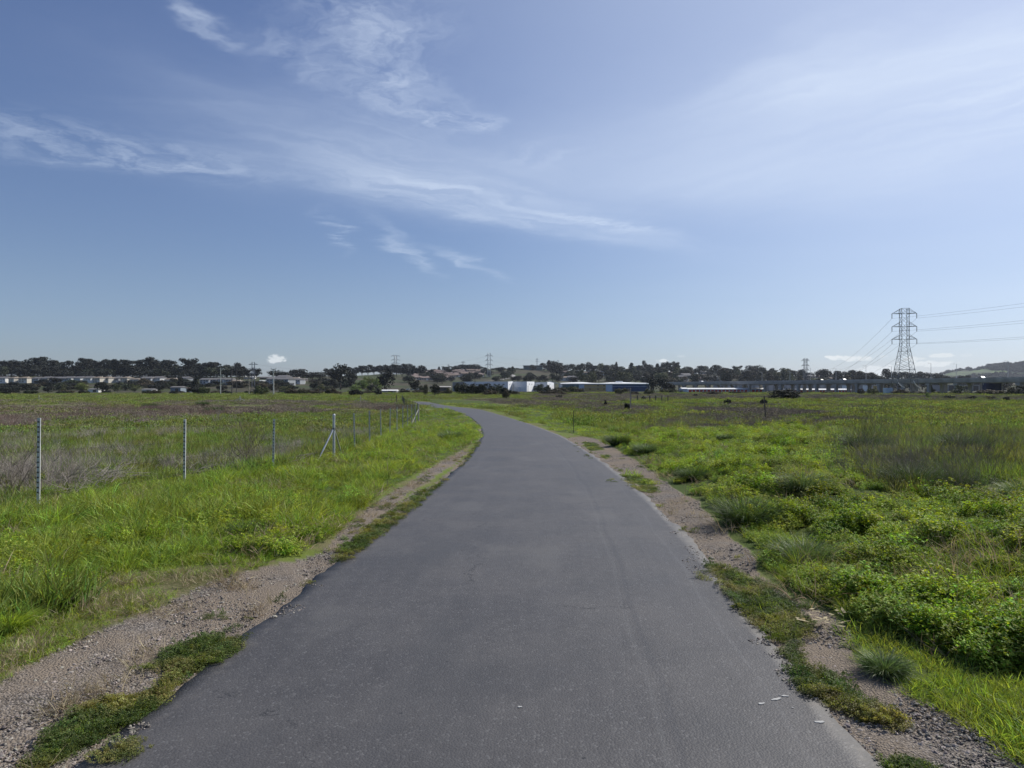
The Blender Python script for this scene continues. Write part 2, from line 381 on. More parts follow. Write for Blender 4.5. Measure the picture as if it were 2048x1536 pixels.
BANK_R = [(860, 807), (930, 810), (1000, 822), (1052, 840), (1120, 864), (1180, 880), (1225, 888), (1262, 868), (1200, 858), (1130, 835), (1050, 815), (960, 802), (880, 798), (855, 800)]
BROWN = [  # brown, dry parts of the two fields
    [(1300, 862), (1330, 830), (1390, 812), (1480, 806), (1550, 812), (1640, 830), (1690, 858), (1600, 850), (1480, 857)],
        [(-300, 860), (-300, 800), (60, 800), (150, 805), (260, 815), (270, 840), (140, 845), (60, 862)],
    [(240, 845), (230, 822), (330, 806), (500, 800), (650, 803), (800, 806), (810, 822), (640, 830), (450, 835), (330, 850)],
    [(1060, 800), (1060, 789), (1300, 787), (1500, 790), (1700, 790), (2048, 792), (3500, 796), (3500, 806), (2048, 804), (1700, 800), (1480, 798), (1300, 800), (1180, 808)],
    [(-100, 1010), (-100, 960), (60, 940), (160, 950), (260, 960), (180, 985), (80, 1000)],
    [(1090, 815), (1180, 806), (1300, 812), (1330, 830), (1260, 836), (1150, 828)],
    [(900, 800), (1020, 798), (1090, 803), (1100, 815), (1000, 812)],
]
def zones(x, y, z=None):
    """gravel, dead, tall grass, weeds, short grass, patches, brown – each 0..1"""
    if z is None: z = zp(y)
    wob = 0.055
    xn = x + (fbm(x, y, 0.55, 31, 4) - 0.5) * 2 * wob; yn = y + (fbm(x, y, 0.55, 41, 4) - 0.5) * 2 * wob
    far = sst(y, 20, 60)
    xn = xn + (fbm(x, y, 14.0, 33, 4) - 0.5) * 9 * far; yn = yn + (fbm(x, y, 9.0, 35, 4) - 0.5) * 10 * far
    yn = np.maximum(yn, 1.1); xx = xn
    # behind and beside the camera the near zones carry straight on
    px = CX + F * xx / yn; py = HY + F * (CZ - z) / yn
    P = lambda q: inpoly(px, py, q)
    pat = np.zeros(x.shape, bool)
    for q in PATCHES: pat |= P(q)
    gl, gr, st = P(GRAV_L), P(GRAV_R), P(STRIP_L)
    behind = y < 1.6
    sd_ = path_dist(x, y)
    gl = gl | (behind & (sd_ < 1.5)) ; gr = gr
    dead, tall, weed, short, bank = P(DEAD_L), P(TALL_L), P(WEED_R), P(SHORT_R), P(BANK_R)
    tall = tall | (behind & (x < 0) & (sd_ > 2.0)); weed = weed | (behind & (x > 0) & (sd_ > 1.5))
    br = np.zeros(x.shape, bool)
    for q in BROWN: br |= P(q)
    grav = (gl | gr | st) & ~pat
    return dict(grav=grav, dead=dead & ~grav, tall=tall & ~grav & ~dead, weed=weed & ~grav, short=(short | bank) & ~grav, pat=pat & (gl | gr | st | (sd_ < 0.6)), brown=br, st=st & ~pat, bank=bank)

# ------------------------------------------------------------------ ground: one sheet to the horizon
az_d = np.arange(-0.74, 0.74, 0.0036); az_s = np.linspace(0.74, 2 * math.pi - 0.74, 84)[:-1]
AZ = np.r_[az_d, az_s]; R = np.geomspace(0.45, 6300, 560); nA, nR = len(AZ), len(R)
A2, R2 = np.meshgrid(AZ, R); gx = (np.sin(A2) * R2).ravel(); gy = (np.cos(A2) * R2).ravel()
gz = G(gx, gy); pd = path_dist(gx, gy)
gz = gz * sst(pd, -0.2, 0.9) + (zp(gy)) * (1 - sst(pd, -0.2, 0.9))
gz = gz - 0.028 * (1 - sst(pd, 0.0, 0.9)) - 0.03 * (pd < -0.12)
Zn = zones(gx, gy, gz)
gz = gz + ((fbm(gx, gy, 0.35, 71, 4) - 0.5) * 0.05) * (pd > 0.08) * (R2.ravel() < 60)
verts = np.c_[gx, gy, gz]; verts = np.vstack([verts, [[0, 0, -0.03]]])
ii, jj = np.meshgrid(np.arange(nR - 1), np.arange(nA), indexing='ij'); j2 = (jj + 1) % nA
quads = np.stack([ii * nA + jj, (ii + 1) * nA + jj, (ii + 1) * nA + j2, ii * nA + j2], -1).reshape(-1, 4)[:, ::-1]
fan = [(len(verts) - 1, (j + 1) % nA, j) for j in range(nA)]
me = bpy.data.meshes.new('ground'); 
nq = len(quads); nl = nq * 4 + len(fan) * 3
me.vertices.add(len(verts)); me.vertices.foreach_set('co', verts.ravel()); me.loops.add(nl)
me.loops.foreach_set('vertex_index', np.r_[quads.ravel(), np.array(fan).ravel()].astype(np.int32))
me.polygons.add(nq + len(fan)); st_ = np.r_[np.arange(nq) * 4, nq * 4 + np.arange(len(fan)) * 3].astype(np.int32)
me.polygons.foreach_set('loop_start', st_); me.update(calc_edges=True); me.validate()
me.polygons.foreach_set('use_smooth', [True] * len(me.polygons))
def vattr(name, val):
    at_ = me.attributes.new(name, 'FLOAT', 'POINT'); at_.data.foreach_set('value', np.r_[val.astype(np.float32), [0.0]].astype(np.float32))
vattr('gravel', Zn['grav'] | ((pd < 0.10) & (gy < 60)) | (Zn['pat'] & (gy < 12))); vattr('dead', Zn['dead'] * 1.0 + Zn['st'] * 0.0); vattr('brown', Zn['brown'] * np.where(gx > 0, 1.0, sst(fbm(gx, gy, 9.0, 81, 3), .36, .52)))
vattr('lush', Zn['tall'] | Zn['weed'] | Zn['short'] | (Zn['pat'] & (gy > 12))); vattr('faraway', sst(gy, 330, 420)); vattr('hill', sst(gy, 2400, 2800))
gm = bpy.data.materials.new('ground'); gm.use_nodes = True; t = gm.node_tree; p = t.nodes['Principled BSDF']
geo = t.nodes.new('ShaderNodeNewGeometry'); POS = geo.outputs['Position']
def attr(n_):
    a_ = t.nodes.new('ShaderNodeAttribute'); a_.attribute_name = n_; return X(t, a_.outputs['Fac'])
n1 = X(t, noise(t, POS, 40, 4, 0.6).outputs[0]); n2 = X(t, noise(t, POS, 1.2, 4, 0.6).outputs[0]); n3 = X(t, noise(t, POS, 0.12, 4, 0.6).outputs[0]); n4 = X(t, noise(t, POS, 0.012, 5, 0.6).outputs[0])
vor = t.nodes.new('ShaderNodeTexVoronoi'); t.links.new(POS, vor.inputs['Vector']); vor.inputs['Scale'].default_value = 80
vs = t.nodes.new('ShaderNodeSeparateColor'); t.links.new(vor.outputs['Color'], vs.inputs[0])
stone = X(t, vs.outputs[0])
c_grav = mixc(t, stone.sstep(0.0, 1.0), (0.050, 0.045, 0.042), (0.28, 0.25, 0.222))
c_grav = mixc(t, (n2 * 0.9 + n1 * 0.2).sstep(0.38, 0.66), c_grav, (0.205, 0.168, 0.130))
c_dead = mixc(t, n1.sstep(0.35, 0.65), (0.185, 0.15, 0.095), (0.085, 0.095, 0.035))
c_dead = mixc(t, n2.sstep(0.4, 0.6), c_dead, (0.085, 0.10, 0.03))
c_lush = mixc(t, n2.sstep(0.35, 0.65), (0.048, 0.075, 0.016), (0.075, 0.098, 0.024))
c_field = mixc(t, n2.sstep(0.4, 0.6), (0.115, 0.145, 0.032), (0.150, 0.135, 0.070))
c_field = mixc(t, n3.sstep(0.40, 0.62), c_field, (0.120, 0.165, 0.030))
c_brown = mixc(t, n2.sstep(0.4, 0.62), (0.125, 0.104, 0.080), (0.090, 0.078, 0.060))
c_brown = mixc(t, n3.sstep(0.5, 0.7) * 0.5, c_brown, (0.11, 0.125, 0.04))
c = mixc(t, attr('brown') * 0.85, c_field, c_brown); c = mixc(t, attr('lush'), c, c_lush); c = mixc(t, attr('dead'), c, c_dead); c = mixc(t, attr('gravel'), c, c_grav)
c_far = mixc(t, n4.sstep(0.40, 0.60), (0.055, 0.078, 0.026), (0.085, 0.070, 0.050))
c_far = mixc(t, n3.sstep(0.40, 0.56) * 0.75, c_far, (0.038, 0.040, 0.026))
c_hill = mixc(t, n4.sstep(0.44, 0.56), (0.10, 0.15, 0.05), (0.045, 0.06, 0.035))
c = mixc(t, attr('faraway'), c, c_far); c = mixc(t, attr('hill'), c, c_hill)
t.links.new(c, p.inputs['Base Color']); p.inputs['Roughness'].default_value = 0.95; p.inputs['Specular IOR Level'].default_value = 0.12
bp = t.nodes.new('ShaderNodeBump'); bp.inputs['Strength'].default_value = 0.6; bp.inputs['Distance'].default_value = 0.02
vd = X(t, vor.outputs['Distance'])
t.links.new(((1.0 - vd * 1.2) * attr('gravel') * 0.8 + n1 * 0.9).o, bp.inputs['Height']); t.links.new(bp.outputs[0], p.inputs['Normal'])
me.materials.append(gm); link('ground', me, kind='structure')

# ------------------------------------------------------------------ asphalt path
NC = 30; off = np.linspace(-1, 1, NC)
vv = []; uvs = []
for i in range(len(S)):
    hw = PWc[i] / 2; s_ = S[i]
    el_ = (fbm(np.array([s_]), np.array([3.0]), 0.7, 5, 5)[0] - 0.5) * 0.16 + (fbm(np.array([s_]), np.array([7.0]), 0.22, 15, 3)[0] - 0.5) * 0.07; er_ = (fbm(np.array([s_]), np.array([90.0]), 0.7, 6, 5)[0] - 0.5) * 0.15 + (fbm(np.array([s_]), np.array([17.0]), 0.22, 16, 3)[0] - 0.5) * 0.07
    for k_, o_ in enumerate(off):
        d_ = o_ * hw + (el_ if k_ == 0 else 0) + (er_ if k_ == NC - 1 else 0)
        X_ = PXc[i] + nx[i] * d_; Y_ = PYc[i] + ny[i] * d_
        z_ = float(zp(Y_)) - 0.022 * o_ * o_ + 0.006
        vv.append((X_, Y_, z_)); uvs.append((d_, s_))
m_ = MB(); m_.v = vv
for i in range(len(S) - 1):
    for k_ in range(NC - 1):
        q = i * NC + k_; m_.f.append((q, q + 1, q + NC + 1, q + NC)); m_.mi.append(0)
# thickness of the asphalt at both edges
for k_ in (0, NC - 1):
    base = len(m_.v)
    for i in range(len(S)):
        v_ = vv[i * NC + k_]; m_.v.append((v_[0], v_[1], v_[2] - 0.09)); uvs.append(uvs[i * NC + k_])
    for i in range(len(S) - 1):
        q = i * NC + k_; f_ = (q, q + NC, base + i + 1, base + i); m_.f.append(f_ if k_ == 0 else f_[::-1]); m_.mi.append(0)
am = bpy.data.materials.new('asphalt'); am.use_nodes = True; t = am.node_tree; p = t.nodes['Principled BSDF']
uvn = t.nodes.new('ShaderNodeAttribute'); uvn.attribute_name = 'across'; U = X(t, uvn.outputs['Fac'])
uvm = t.nodes.new('ShaderNodeAttribute'); uvm.attribute_name = 'along'; V = X(t, uvm.outputs['Fac'])
geo = t.nodes.new('ShaderNodeNewGeometry'); POS = geo.outputs['Position']
g1 = X(t, noise(t, POS, 150, 3, 0.7).outputs[0]); g2 = X(t, noise(t, POS, 1.1, 5, 0.6).outputs[0]); g3 = X(t, noise(t, POS, 9, 5, 0.65).outputs[0])
wob = X(t, noise(t, comb(t, V * 0.5, 0.0), 1.0, 2).outputs[0])
st1 = X(t, noise(t, comb(t, U * 5.0, V * 0.16), 1.0, 4, 0.6).outputs[0]); st2 = X(t, noise(t, comb(t, U * 60.0, V * 0.8), 1.0, 3, 0.6).outputs[0])
vor = t.nodes.new('ShaderNodeTexVoronoi'); t.links.new(POS, vor.inputs['Vector']); vor.inputs['Scale'].default_value = 85
vsc = t.nodes.new('ShaderNodeSeparateColor'); t.links.new(vor.outputs['Color'], vsc.inputs[0]); agg = X(t, vsc.outputs[1])
base = mixc(t, (g2 * 0.6 + g3 * 0.4).sstep(0.36, 0.64), (0.054, 0.0515, 0.0515), (0.080, 0.0765, 0.0755))
base = mixc(t, st1.sstep(0.4, 0.7) * 0.5, base, (0.078, 0.075, 0.075))
base = mixc(t, agg.sstep(0.86, 1.0) * 0.42, base, (0.17, 0.168, 0.165))
base = mixc(t, g1.sstep(0.62, 0.75) * 0.6, base, (0.035, 0.035, 0.04))
def line(u0, w, k_):
    d_ = ((U + (wob - 0.5) * 0.22) - u0)._m('ABSOLUTE'); return (1.0 - d_.sstep(w * 0.3, w)) * k_
base = mixc(t, line(0.80, 0.022, 0.16), base, (0.13, 0.13, 0.128)); base = mixc(t, line(0.87, 0.03, 0.35), base, (0.042, 0.042, 0.046)); base = mixc(t, line(1.42, 0.016, 0.16), base, (0.14, 0.14, 0.14))
def cross(v0, w, k_):
    d_ = ((V + (g2 - 0.5) * 1.2 + U * 0.35) - v0)._m('ABSOLUTE'); return (1.0 - d_.sstep(w * 0.2, w)) * k_
base = mixc(t, cross(34.4, 0.5, 0.30), base, (0.045, 0.045, 0.05)); base = mixc(t, cross(38.2, 0.7, 0.28), base, (0.045, 0.045, 0.05))
hole = t.nodes.new('ShaderNodeTexVoronoi'); t.links.new(POS, hole.inputs['Vector']); hole.inputs['Scale'].default_value = 3.6; hole.inputs['Randomness'].default_value = 1.0
base = mixc(t, 1.0 - X(t, hole.outputs['Distance']).sstep(0.022, 0.038), base, (0.018, 0.018, 0.02))
g5 = X(t, noise(t, comb(t, U * 0.9, V * 0.35, 3.0), 1.0, 5, 0.62).outputs[0])
base = mixc(t, g5.sstep(0.54, 0.66) * 0.45, base, (0.050, 0.050, 0.052)); base = mixc(t, (1.0 - g5.sstep(0.34, 0.44)) * 0.5, base, (0.102, 0.098, 0.093))
crk = t.nodes.new('ShaderNodeTexVoronoi'); crk.feature = 'DISTANCE_TO_EDGE'; crk.inputs['Scale'].default_value = 0.32
wv = noise(t, POS, 2.2, 5, 0.7); vm = t.nodes.new('ShaderNodeVectorMath'); vm.operation = 'MULTIPLY_ADD'; t.links.new(wv.outputs['Color'], vm.inputs[0]); vm.inputs[1].default_value = (0.7, 0.7, 0.7); t.links.new(POS, vm.inputs[2]); t.links.new(vm.outputs[0], crk.inputs['Vector'])
base = mixc(t, (1.0 - X(t, crk.outputs['Distance']).sstep(0.0010, 0.0035)) * g2.sstep(0.50, 0.56) * 0.75, base, (0.022, 0.022, 0.023))
# sand washed over the edges
edge = (U._m('ABSOLUTE') + (g3 - 0.5) * 0.5).sstep(1.52, 1.80)
base = mixc(t, edge * 0.40 * g3.sstep(0.45, 0.6), base, (0.13, 0.115, 0.10))
t.links.new(base, p.inputs['Base Color']); p.inputs['Specular IOR Level'].default_value = 0.42
t.links.new((g2 * 0.2 + 0.50).o, p.inputs['Roughness'])
b1 = t.nodes.new('ShaderNodeBump'); b1.inputs['Strength'].default_value = 0.38; b1.inputs['Distance'].default_value = 0.005
t.links.new((X(t, vor.outputs['Distance']) * -1.0 + g1 * 0.8 + st2 * 0.25 + g3 * 0.5).o, b1.inputs['Height']); t.links.new(b1.outputs[0], p.inputs['Normal'])
me = m_.mesh('path', am, smooth=True)
for nm, k_ in (('across', 0), ('along', 1)):
    a_ = me.attributes.new(nm, 'FLOAT', 'POINT'); a_.data.foreach_set('value', np.array([u[k_] for u in uvs], np.float32))
link('path', me, kind='structure')

# pale blots on the asphalt
white = mat('dried_paint', (0.42, 0.42, 0.40), 0.8, 0.3, 60)
def blot(px, py, w, h, label, seed, n=14, rot=0.0):
    rr = random.Random(seed); x_, y_ = flat_at(px, py); z_ = float(zp(y_)) + 0.011; b = MB()
    pts = []
    for i in range(n):
        t_ = 2 * math.pi * i / n; q = rr.uniform(0.55, 1.1)
        a_, c_ = math.cos(t_) * w * q / 2, math.sin(t_) * h * q / 2
        pts.append((a_ * math.cos(rot) - c_ * math.sin(rot), a_ * math.sin(rot) + c_ * math.cos(rot)))
    hw = 1.7
    d_ = abs(np.interp(y_, PYc, PXc) - x_) / hw; z_ = float(zp(y_)) - 0.022 * d_ * d_ + 0.0075
    b.poly([(q[0], q[1], 0.0025) for q in pts])
    for i in range(n):
        j = (i + 1) % n; b.poly([(*pts[j], 0.0025), (*pts[i], 0.0025), (*pts[i], -0.001), (*pts[j], -0.001)])
    b.build('paint_blot', white, loc=(x_, y_, z_), label=label, cat='paint blot', group='pale blots on the asphalt')
blot(1552, 1394, 0.075, 0.024, 'thin broken white smear in the middle of three streaked marks near the right path edge', 1, rot=.4)
blot(1522, 1404, 0.040, 0.022, 'smallest white smear at the lower left end of the streaked marks near the right edge', 2, rot=.3)
blot(1568, 1387, 0.060, 0.016, 'white smear forming the upper right tip of the streaked marks near the right edge', 3, rot=-.2)
blot(1640, 1438, 0.060, 0.030, 'round white splash on the asphalt close to the right edge and gravel', 4)
blot(1040, 1416, 0.026, 0.014, 'tiny white fleck in the middle of the near asphalt', 5)
blot(1584, 1411, 0.012, 0.008, 'tiny white fleck between the streaked marks and the round white splash', 6)
# ------------------------------------------------------------------ plants used by the scattered ground cover
def ribbon(b, p0, d, L, w, bend, seg=3, rr=random, tip=0.0):
    """a curved, tapering blade"""
    d = Vector(d).normalized(); side = d.cross(Vector((rr.uniform(-1, 1), rr.uniform(-1, 1), 0.1))).normalized()
    p_ = Vector(p0); n = len(b.v); g = Vector(bend)
    for i in range(seg):
        ww = w * (1 - (i / seg) ** 1.6) * 0.5 + tip
        b.v.append(tuple(p_ - side * ww)); b.v.append(tuple(p_ + side * ww)); dd = (d + g * (i / seg)).normalized(); p_ = p_ + dd * (L / seg)
    b.v.append(tuple(p_))
    for i in range(seg - 1): q = n + 2 * i; b.f.append((q, q + 1, q + 3, q + 2)); b.mi.append(b.m)
    q = n + 2 * (seg - 1); b.f.append((q, q + 1, q + 2)); b.mi.append(b.m)
def tuft_mesh(name, m, n, rad, h, w, lean, seed, seg=3):
    rr = random.Random(seed); b = MB()
    for _ in range(n):
        r_1 = rad * math.sqrt(rr.random()); th = rr.uniform(0, 6.283); x_, y_ = r_1 * math.cos(th), r_1 * math.sin(th)
        t2 = rr.uniform(0, 6.283); l_1 = lean * rr.random()
        d = (math.cos(t2) * l_1 + x_ / rad * lean * .4, math.sin(t2) * l_1 + y_ / rad * lean * .4, 1)
        ribbon(b, (x_, y_, -0.01), d, h * rr.uniform(0.55, 1.1), w * rr.uniform(.7, 1.2), (d[0] * 1.2, d[1] * 1.2, -0.9 * rr.random()), seg, rr)
    return b.mesh(name, m)
def leaf(b, p_, d, nrm, L, w):
    d = Vector(d).normalized(); s = d.cross(Vector(nrm)).normalized(); u = s.cross(d); p_ = Vector(p_)
    n = len(b.v); b.v += [tuple(p_), tuple(p_ + d * L * .5 - s * w / 2 + u * w * .15), tuple(p_ + d * L), tuple(p_ + d * L * .5 + s * w / 2 + u * w * .15)]
    b.f += [(n, n + 1, n + 2), (n, n + 2, n + 3)]; b.mi += [b.m, b.m]
def weed_mesh(name, m, stems, rad, h, L, w, seed, per=6):
    rr = random.Random(seed); b = MB()
    for _ in range(stems):
        r_1 = rad * math.sqrt(rr.random()); th = rr.uniform(0, 6.283); x_, y_ = r_1 * math.cos(th), r_1 * math.sin(th)
        hh = h * rr.uniform(.45, 1.0) * (1 - 0.45 * (r_1 / rad) ** 2)
        for k_ in range(2):
            zc = hh * (1 - 0.4 * k_)
            for i in range(per):
                t_ = 6.283 * i / per + rr.uniform(-.4, .4); e_ = rr.uniform(-.3, .8)
                d = (math.cos(t_), math.sin(t_), e_)
                leaf(b, (x_ + rr.uniform(-.01, .01), y_ + rr.uniform(-.01, .01), zc + rr.uniform(-.01, .01)), d, (rr.uniform(-.4, .4), rr.uniform(-.4, .4), 1), L * rr.uniform(.6, 1.2) * (1 + .3 * k_), w * rr.uniform(.7, 1.2))
    return b.mesh(name, m)
def twig_mesh(name, m, n, rad, h, seed, r0=0.003, branch=2, spread=1.0):
    rr = random.Random(seed); b = MB()
    def grow(p_, d, L, r_1, lvl):
        pts = [p_]; q = Vector(p_); dd = Vector(d)
        for i in range(3):
            dd = (dd + Vector((rr.uniform(-.35, .35), rr.uniform(-.35, .35), rr.uniform(-.15, .25)))).normalized(); q = q + dd * L / 3; pts.append(tuple(q))
        b.path(pts, [r_1, r_1 * .8, r_1 * .6, r_1 * .35], 3)
        if lvl > 0:
            for _ in range(branch):
                s = rr.choice(pts[1:]); nd = (dd + Vector((rr.uniform(-.9, .9), rr.uniform(-.9, .9), rr.uniform(-.1, .6)))).normalized(); grow(s, nd, L * .6, r_1 * .55, lvl - 1)
    for _ in range(n):
        th = rr.uniform(0, 6.283); r_1 = rad * rr.random(); d = Vector((math.cos(th) * spread * rr.random(), math.sin(th) * spread * rr.random(), 1)).normalized()
        grow((r_1 * math.cos(th), r_1 * math.sin(th), 0), d, h * rr.uniform(.5, 1), r0, 2)
    return b.mesh(name, m)

GR = mat('grass_blade', (0.235, 0.330, 0.060), 0.55, 0.40, 6, spec=0.28, obj_rand=0.6, isl=1.25, trans=0.34, tcol=(1.55, 1.45, 0.6), posvar=(0.7, (0.22, 0.255, 0.065), 0.45))
GR2 = mat('field_grass_blade', (0.175, 0.24, 0.060), 0.65, 0.40, 6, spec=0.2, obj_rand=0.7, isl=.9, trans=0.3, tcol=(1.4, 1.4, 0.65), posvar=(0.3, (0.20, 0.18, 0.08), 0.6))
WE = mat('weed_leaf', (0.220, 0.315, 0.045), 0.6, 0.40, 8, spec=0.2, obj_rand=0.6, isl=1.15, trans=0.32, tcol=(1.6, 1.55, 0.55), posvar=(0.8, (0.22, 0.25, 0.06), 0.6))
MATG = mat('mat_leaf', (0.095, 0.14, 0.035), 0.6, 0.35, 8, spec=0.3, obj_rand=0.5, isl=.7, trans=0.35, posvar=(2.2, (0.25, 0.23, 0.075), 0.85))
DRY = mat('dry_straw', (0.36, 0.30, 0.19), 0.7, 0.3, 5, obj_rand=0.5, trans=0.25, tcol=(1.2, 1.1, .9))
TWG = mat('grey_twig', (0.33, 0.29, 0.26), 0.8, 0.35, 5, obj_rand=0.6)
TWB = mat('brown_twig', (0.25, 0.21, 0.155), 0.8, 0.3, 5, obj_rand=0.6)
TWR = mat('reddish_stem', (0.20, 0.135, 0.115), 0.8, 0.3, 5, obj_rand=0.6)
STN = mat('pebble', (0.27, 0.24, 0.21), 0.85, 0.4, 40, obj_rand=0.9)

LIB = bpy.data.collections.new('ground_cover_pieces')     # building pieces for the scattered cover, never in the scene itself
def lib(kind, meshes):
    c_ = bpy.data.collections.new(kind)
    for i, m2 in enumerate(meshes):
        o = bpy.data.objects.new('%s_piece_%02d' % (kind, i), m2); c_.objects.link(o)
    return c_
L_tall = lib('tall', [tuft_mesh('t%d' % i, GR, 58, .13, .16 + .026 * i, .0062, 1.25, i) for i in range(5)])
L_short = lib('short', [tuft_mesh('s%d' % i, GR, 52, .12, .075 + .013 * i, .0048, 1.3, 20 + i) for i in range(4)])
L_weed = lib('weed', [weed_mesh('w%d' % i, WE, 32, .14, .15 + .02 * i, .024, .0135, 40 + i) for i in range(5)])
L_mat = lib('mat', [weed_mesh('m%d' % i, MATG, 34, .10, .040, .014, .008, 60 + i, 5) for i in range(4)])
L_dry = lib('dry', [tuft_mesh('d%d' % i, DRY, 20, .10, .10 + .02 * i, .004, 1.8, 80 + i) for i in range(4)])
L_stalk = lib('stalk', [twig_mesh('k%d' % i, TWB, 6, .12, .75, 90 + i, .0028, 2, .35) for i in range(4)])
L_twig = lib('twig', [twig_mesh('g%d' % i, TWG, 8, .12, .26 + .04 * i, 100 + i, .0035, 2, 1.2) for i in range(5)])
L_red = lib('red', [twig_mesh('r%d' % i, TWR, 12, .16, .22, 110 + i, .0045, 2, .9) for i in range(4)])
L_fgr = lib('fieldgrass', [tuft_mesh('f%d' % i, GR2, 26, .16, .20 + .03 * i, .014, .7, 120 + i, 2) for i in range(5)])
def fluff(name, m, n, rad, h, w, seed):
    rr = random.Random(seed); b = MB()
    for _ in range(n):
        th = rr.uniform(0, 6.283); r_1 = rad * math.sqrt(rr.random()); z_ = h * rr.random() * (1 - .6 * (r_1 / rad) ** 2)
        leaf(b, (r_1 * math.cos(th), r_1 * math.sin(th), z_), (rr.uniform(-1, 1), rr.uniform(-1, 1), rr.uniform(0, 1.2)), (rr.uniform(-1, 1), rr.uniform(-1, 1), .6), w * rr.uniform(.6, 1.5), w * .35)
    return b.mesh(name, m)
L_ffar = lib('farfield', [fluff('ff%d' % i, GR2, 90, .9, .16, .13, 140 + i) for i in range(4)])
L_fbr = lib('farbrown', [fluff('fb%d' % i, TWB, 90, .9, .24, .10, 150 + i) for i in range(4)])
def stone_mesh(i):
    bm = bmesh.new(); bmesh.ops.create_icosphere(bm, subdivisions=1, radius=0.5); rr = random.Random(i)
    for v in bm.verts: v.co = Vector((v.co.x * 1.2, v.co.y * .9, v.co.z * .6)) * rr.uniform(.7, 1.15)
    me_ = bpy.data.meshes.new('st%d' % i); bm.to_mesh(me_); bm.free(); me_.materials.append(STN); return me_
L_stone = lib('stone', [stone_mesh(i) for i in range(5)])

def scatter(name, pts, scl, coll, kind='stuff', label=None, cat=None, tilt=0.15, seed=0):
    """one object: a cloud of points turned into plants by geometry nodes"""
    rr = np.random.default_rng(seed); n = len(pts)
    me_ = bpy.data.meshes.new(name); me_.vertices.add(n); me_.vertices.foreach_set('co', pts.astype(np.float32).ravel())
    rot = np.c_[rr.normal(0, tilt, n), rr.normal(0, tilt, n), rr.uniform(0, 6.283, n)].astype(np.float32)
    a_ = me_.attributes.new('rot', 'FLOAT_VECTOR', 'POINT'); a_.data.foreach_set('vector', rot.ravel())
    if scl.ndim == 1: scl = np.c_[scl, scl, scl * rr.uniform(.75, 1.25, n)]
    a_ = me_.attributes.new('scl', 'FLOAT_VECTOR', 'POINT'); a_.data.foreach_set('vector', scl.astype(np.float32).ravel())
    o = link(name, me_, label=label, cat=cat, kind=kind)
    ng = bpy.data.node_groups.new(name, 'GeometryNodeTree'); ng.interface.new_socket('Geometry', in_out='INPUT', socket_type='NodeSocketGeometry'); ng.interface.new_socket('Geometry', in_out='OUTPUT', socket_type='NodeSocketGeometry')
    N = ng.nodes; gi = N.new('NodeGroupInput'); go = N.new('NodeGroupOutput'); ip = N.new('GeometryNodeInstanceOnPoints'); ci = N.new('GeometryNodeCollectionInfo')
    ci.inputs['Collection'].default_value = coll; ci.inputs['Separate Children'].default_value = True; ci.inputs['Reset Children'].default_value = True
    def na(nm):
        q = N.new('GeometryNodeInputNamedAttribute'); q.data_type = 'FLOAT_VECTOR'; q.inputs['Name'].default_value = nm; return q.outputs['Attribute']
    L = ng.links; L.new(gi.outputs[0], ip.inputs['Points']); L.new(ci.outputs[0], ip.inputs['Instance']); ip.inputs['Pick Instance'].default_value = True
    rv = N.new('FunctionNodeRandomValue'); rv.data_type = 'INT'; rv.inputs['Min'].default_value = 0; rv.inputs['Max'].default_value = len(coll.objects) - 1; rv.inputs['Seed'].default_value = seed
    L.new(rv.outputs[2], ip.inputs['Instance Index'])
    er = N.new('FunctionNodeEulerToRotation'); L.new(na('rot'), er.inputs[0]); L.new(er.outputs[0], ip.inputs['Rotation']); L.new(na('scl'), ip.inputs['Scale'])
    L.new(ip.outputs[0], go.inputs[0]); md = o.modifiers.new('scatter', 'NODES'); md.node_group = ng
    return o

def cands(n, r0, r1, seed, a0=-.80, a1=.80, p_=1.0):
    """candidate places, thinning with distance: r has density ~ r^-p per metre of radius"""
    rr = np.random.default_rng(seed); az_ = rr.uniform(a0, a1, n); u = rr.random(n)
    if p_ == 1.0: r_1 = r0 * (r1 / r0) ** u
    else: q = 1 - p_; r_1 = (r0 ** q + u * (r1 ** q - r0 ** q)) ** (1 / q)
    return np.sin(az_) * r_1, np.cos(az_) * r_1, r_1
def place(x, y):
    z = G(x, y); pd_ = path_dist(x, y); k_ = sst(pd_, -0.2, 0.9)
    return z * k_ + zp(y) * (1 - k_) - np.where(pd_ < -.02, 0.012, 0.028 * (1 - sst(pd_, 0, .9))), pd_
def grow(name, n, r0, r1, seed, cond, coll, size, label, cat, p_=1.0, tilt=.15, sink=0.0, a0=-.8, a1=.8):
    x_, y_, r_1 = cands(n, r0, r1, seed, a0, a1, p_); z_, pd_ = place(x_, y_); Z_ = zones(x_, y_, z_); k_ = cond(x_, y_, r_1, Z_, pd_)
    x_, y_, z_, r_1 = x_[k_], y_[k_], z_[k_], r_1[k_]
    print('scatter', name, len(x_))
    return scatter(name, np.c_[x_, y_, z_ - sink], size(x_, y_, r_1, np.random.default_rng(seed + 1)), coll, label=label, cat=cat, tilt=tilt, seed=seed)
def edgef(key, x, y, r_, z=None):
    f = np.zeros(len(x))
    for k_ in range(6):
        a_ = k_ * 1.047; f += zones(x + np.cos(a_) * r_, y + np.sin(a_) * r_)[key]
    return f / 6
D_ = float(globals().get('DENS', 1.0))
def clump(x, y, s, sd_, lo, hi): return sst(fbm(x, y, s, sd_, 3), lo, hi)
rnd = np.random.default_rng(5)
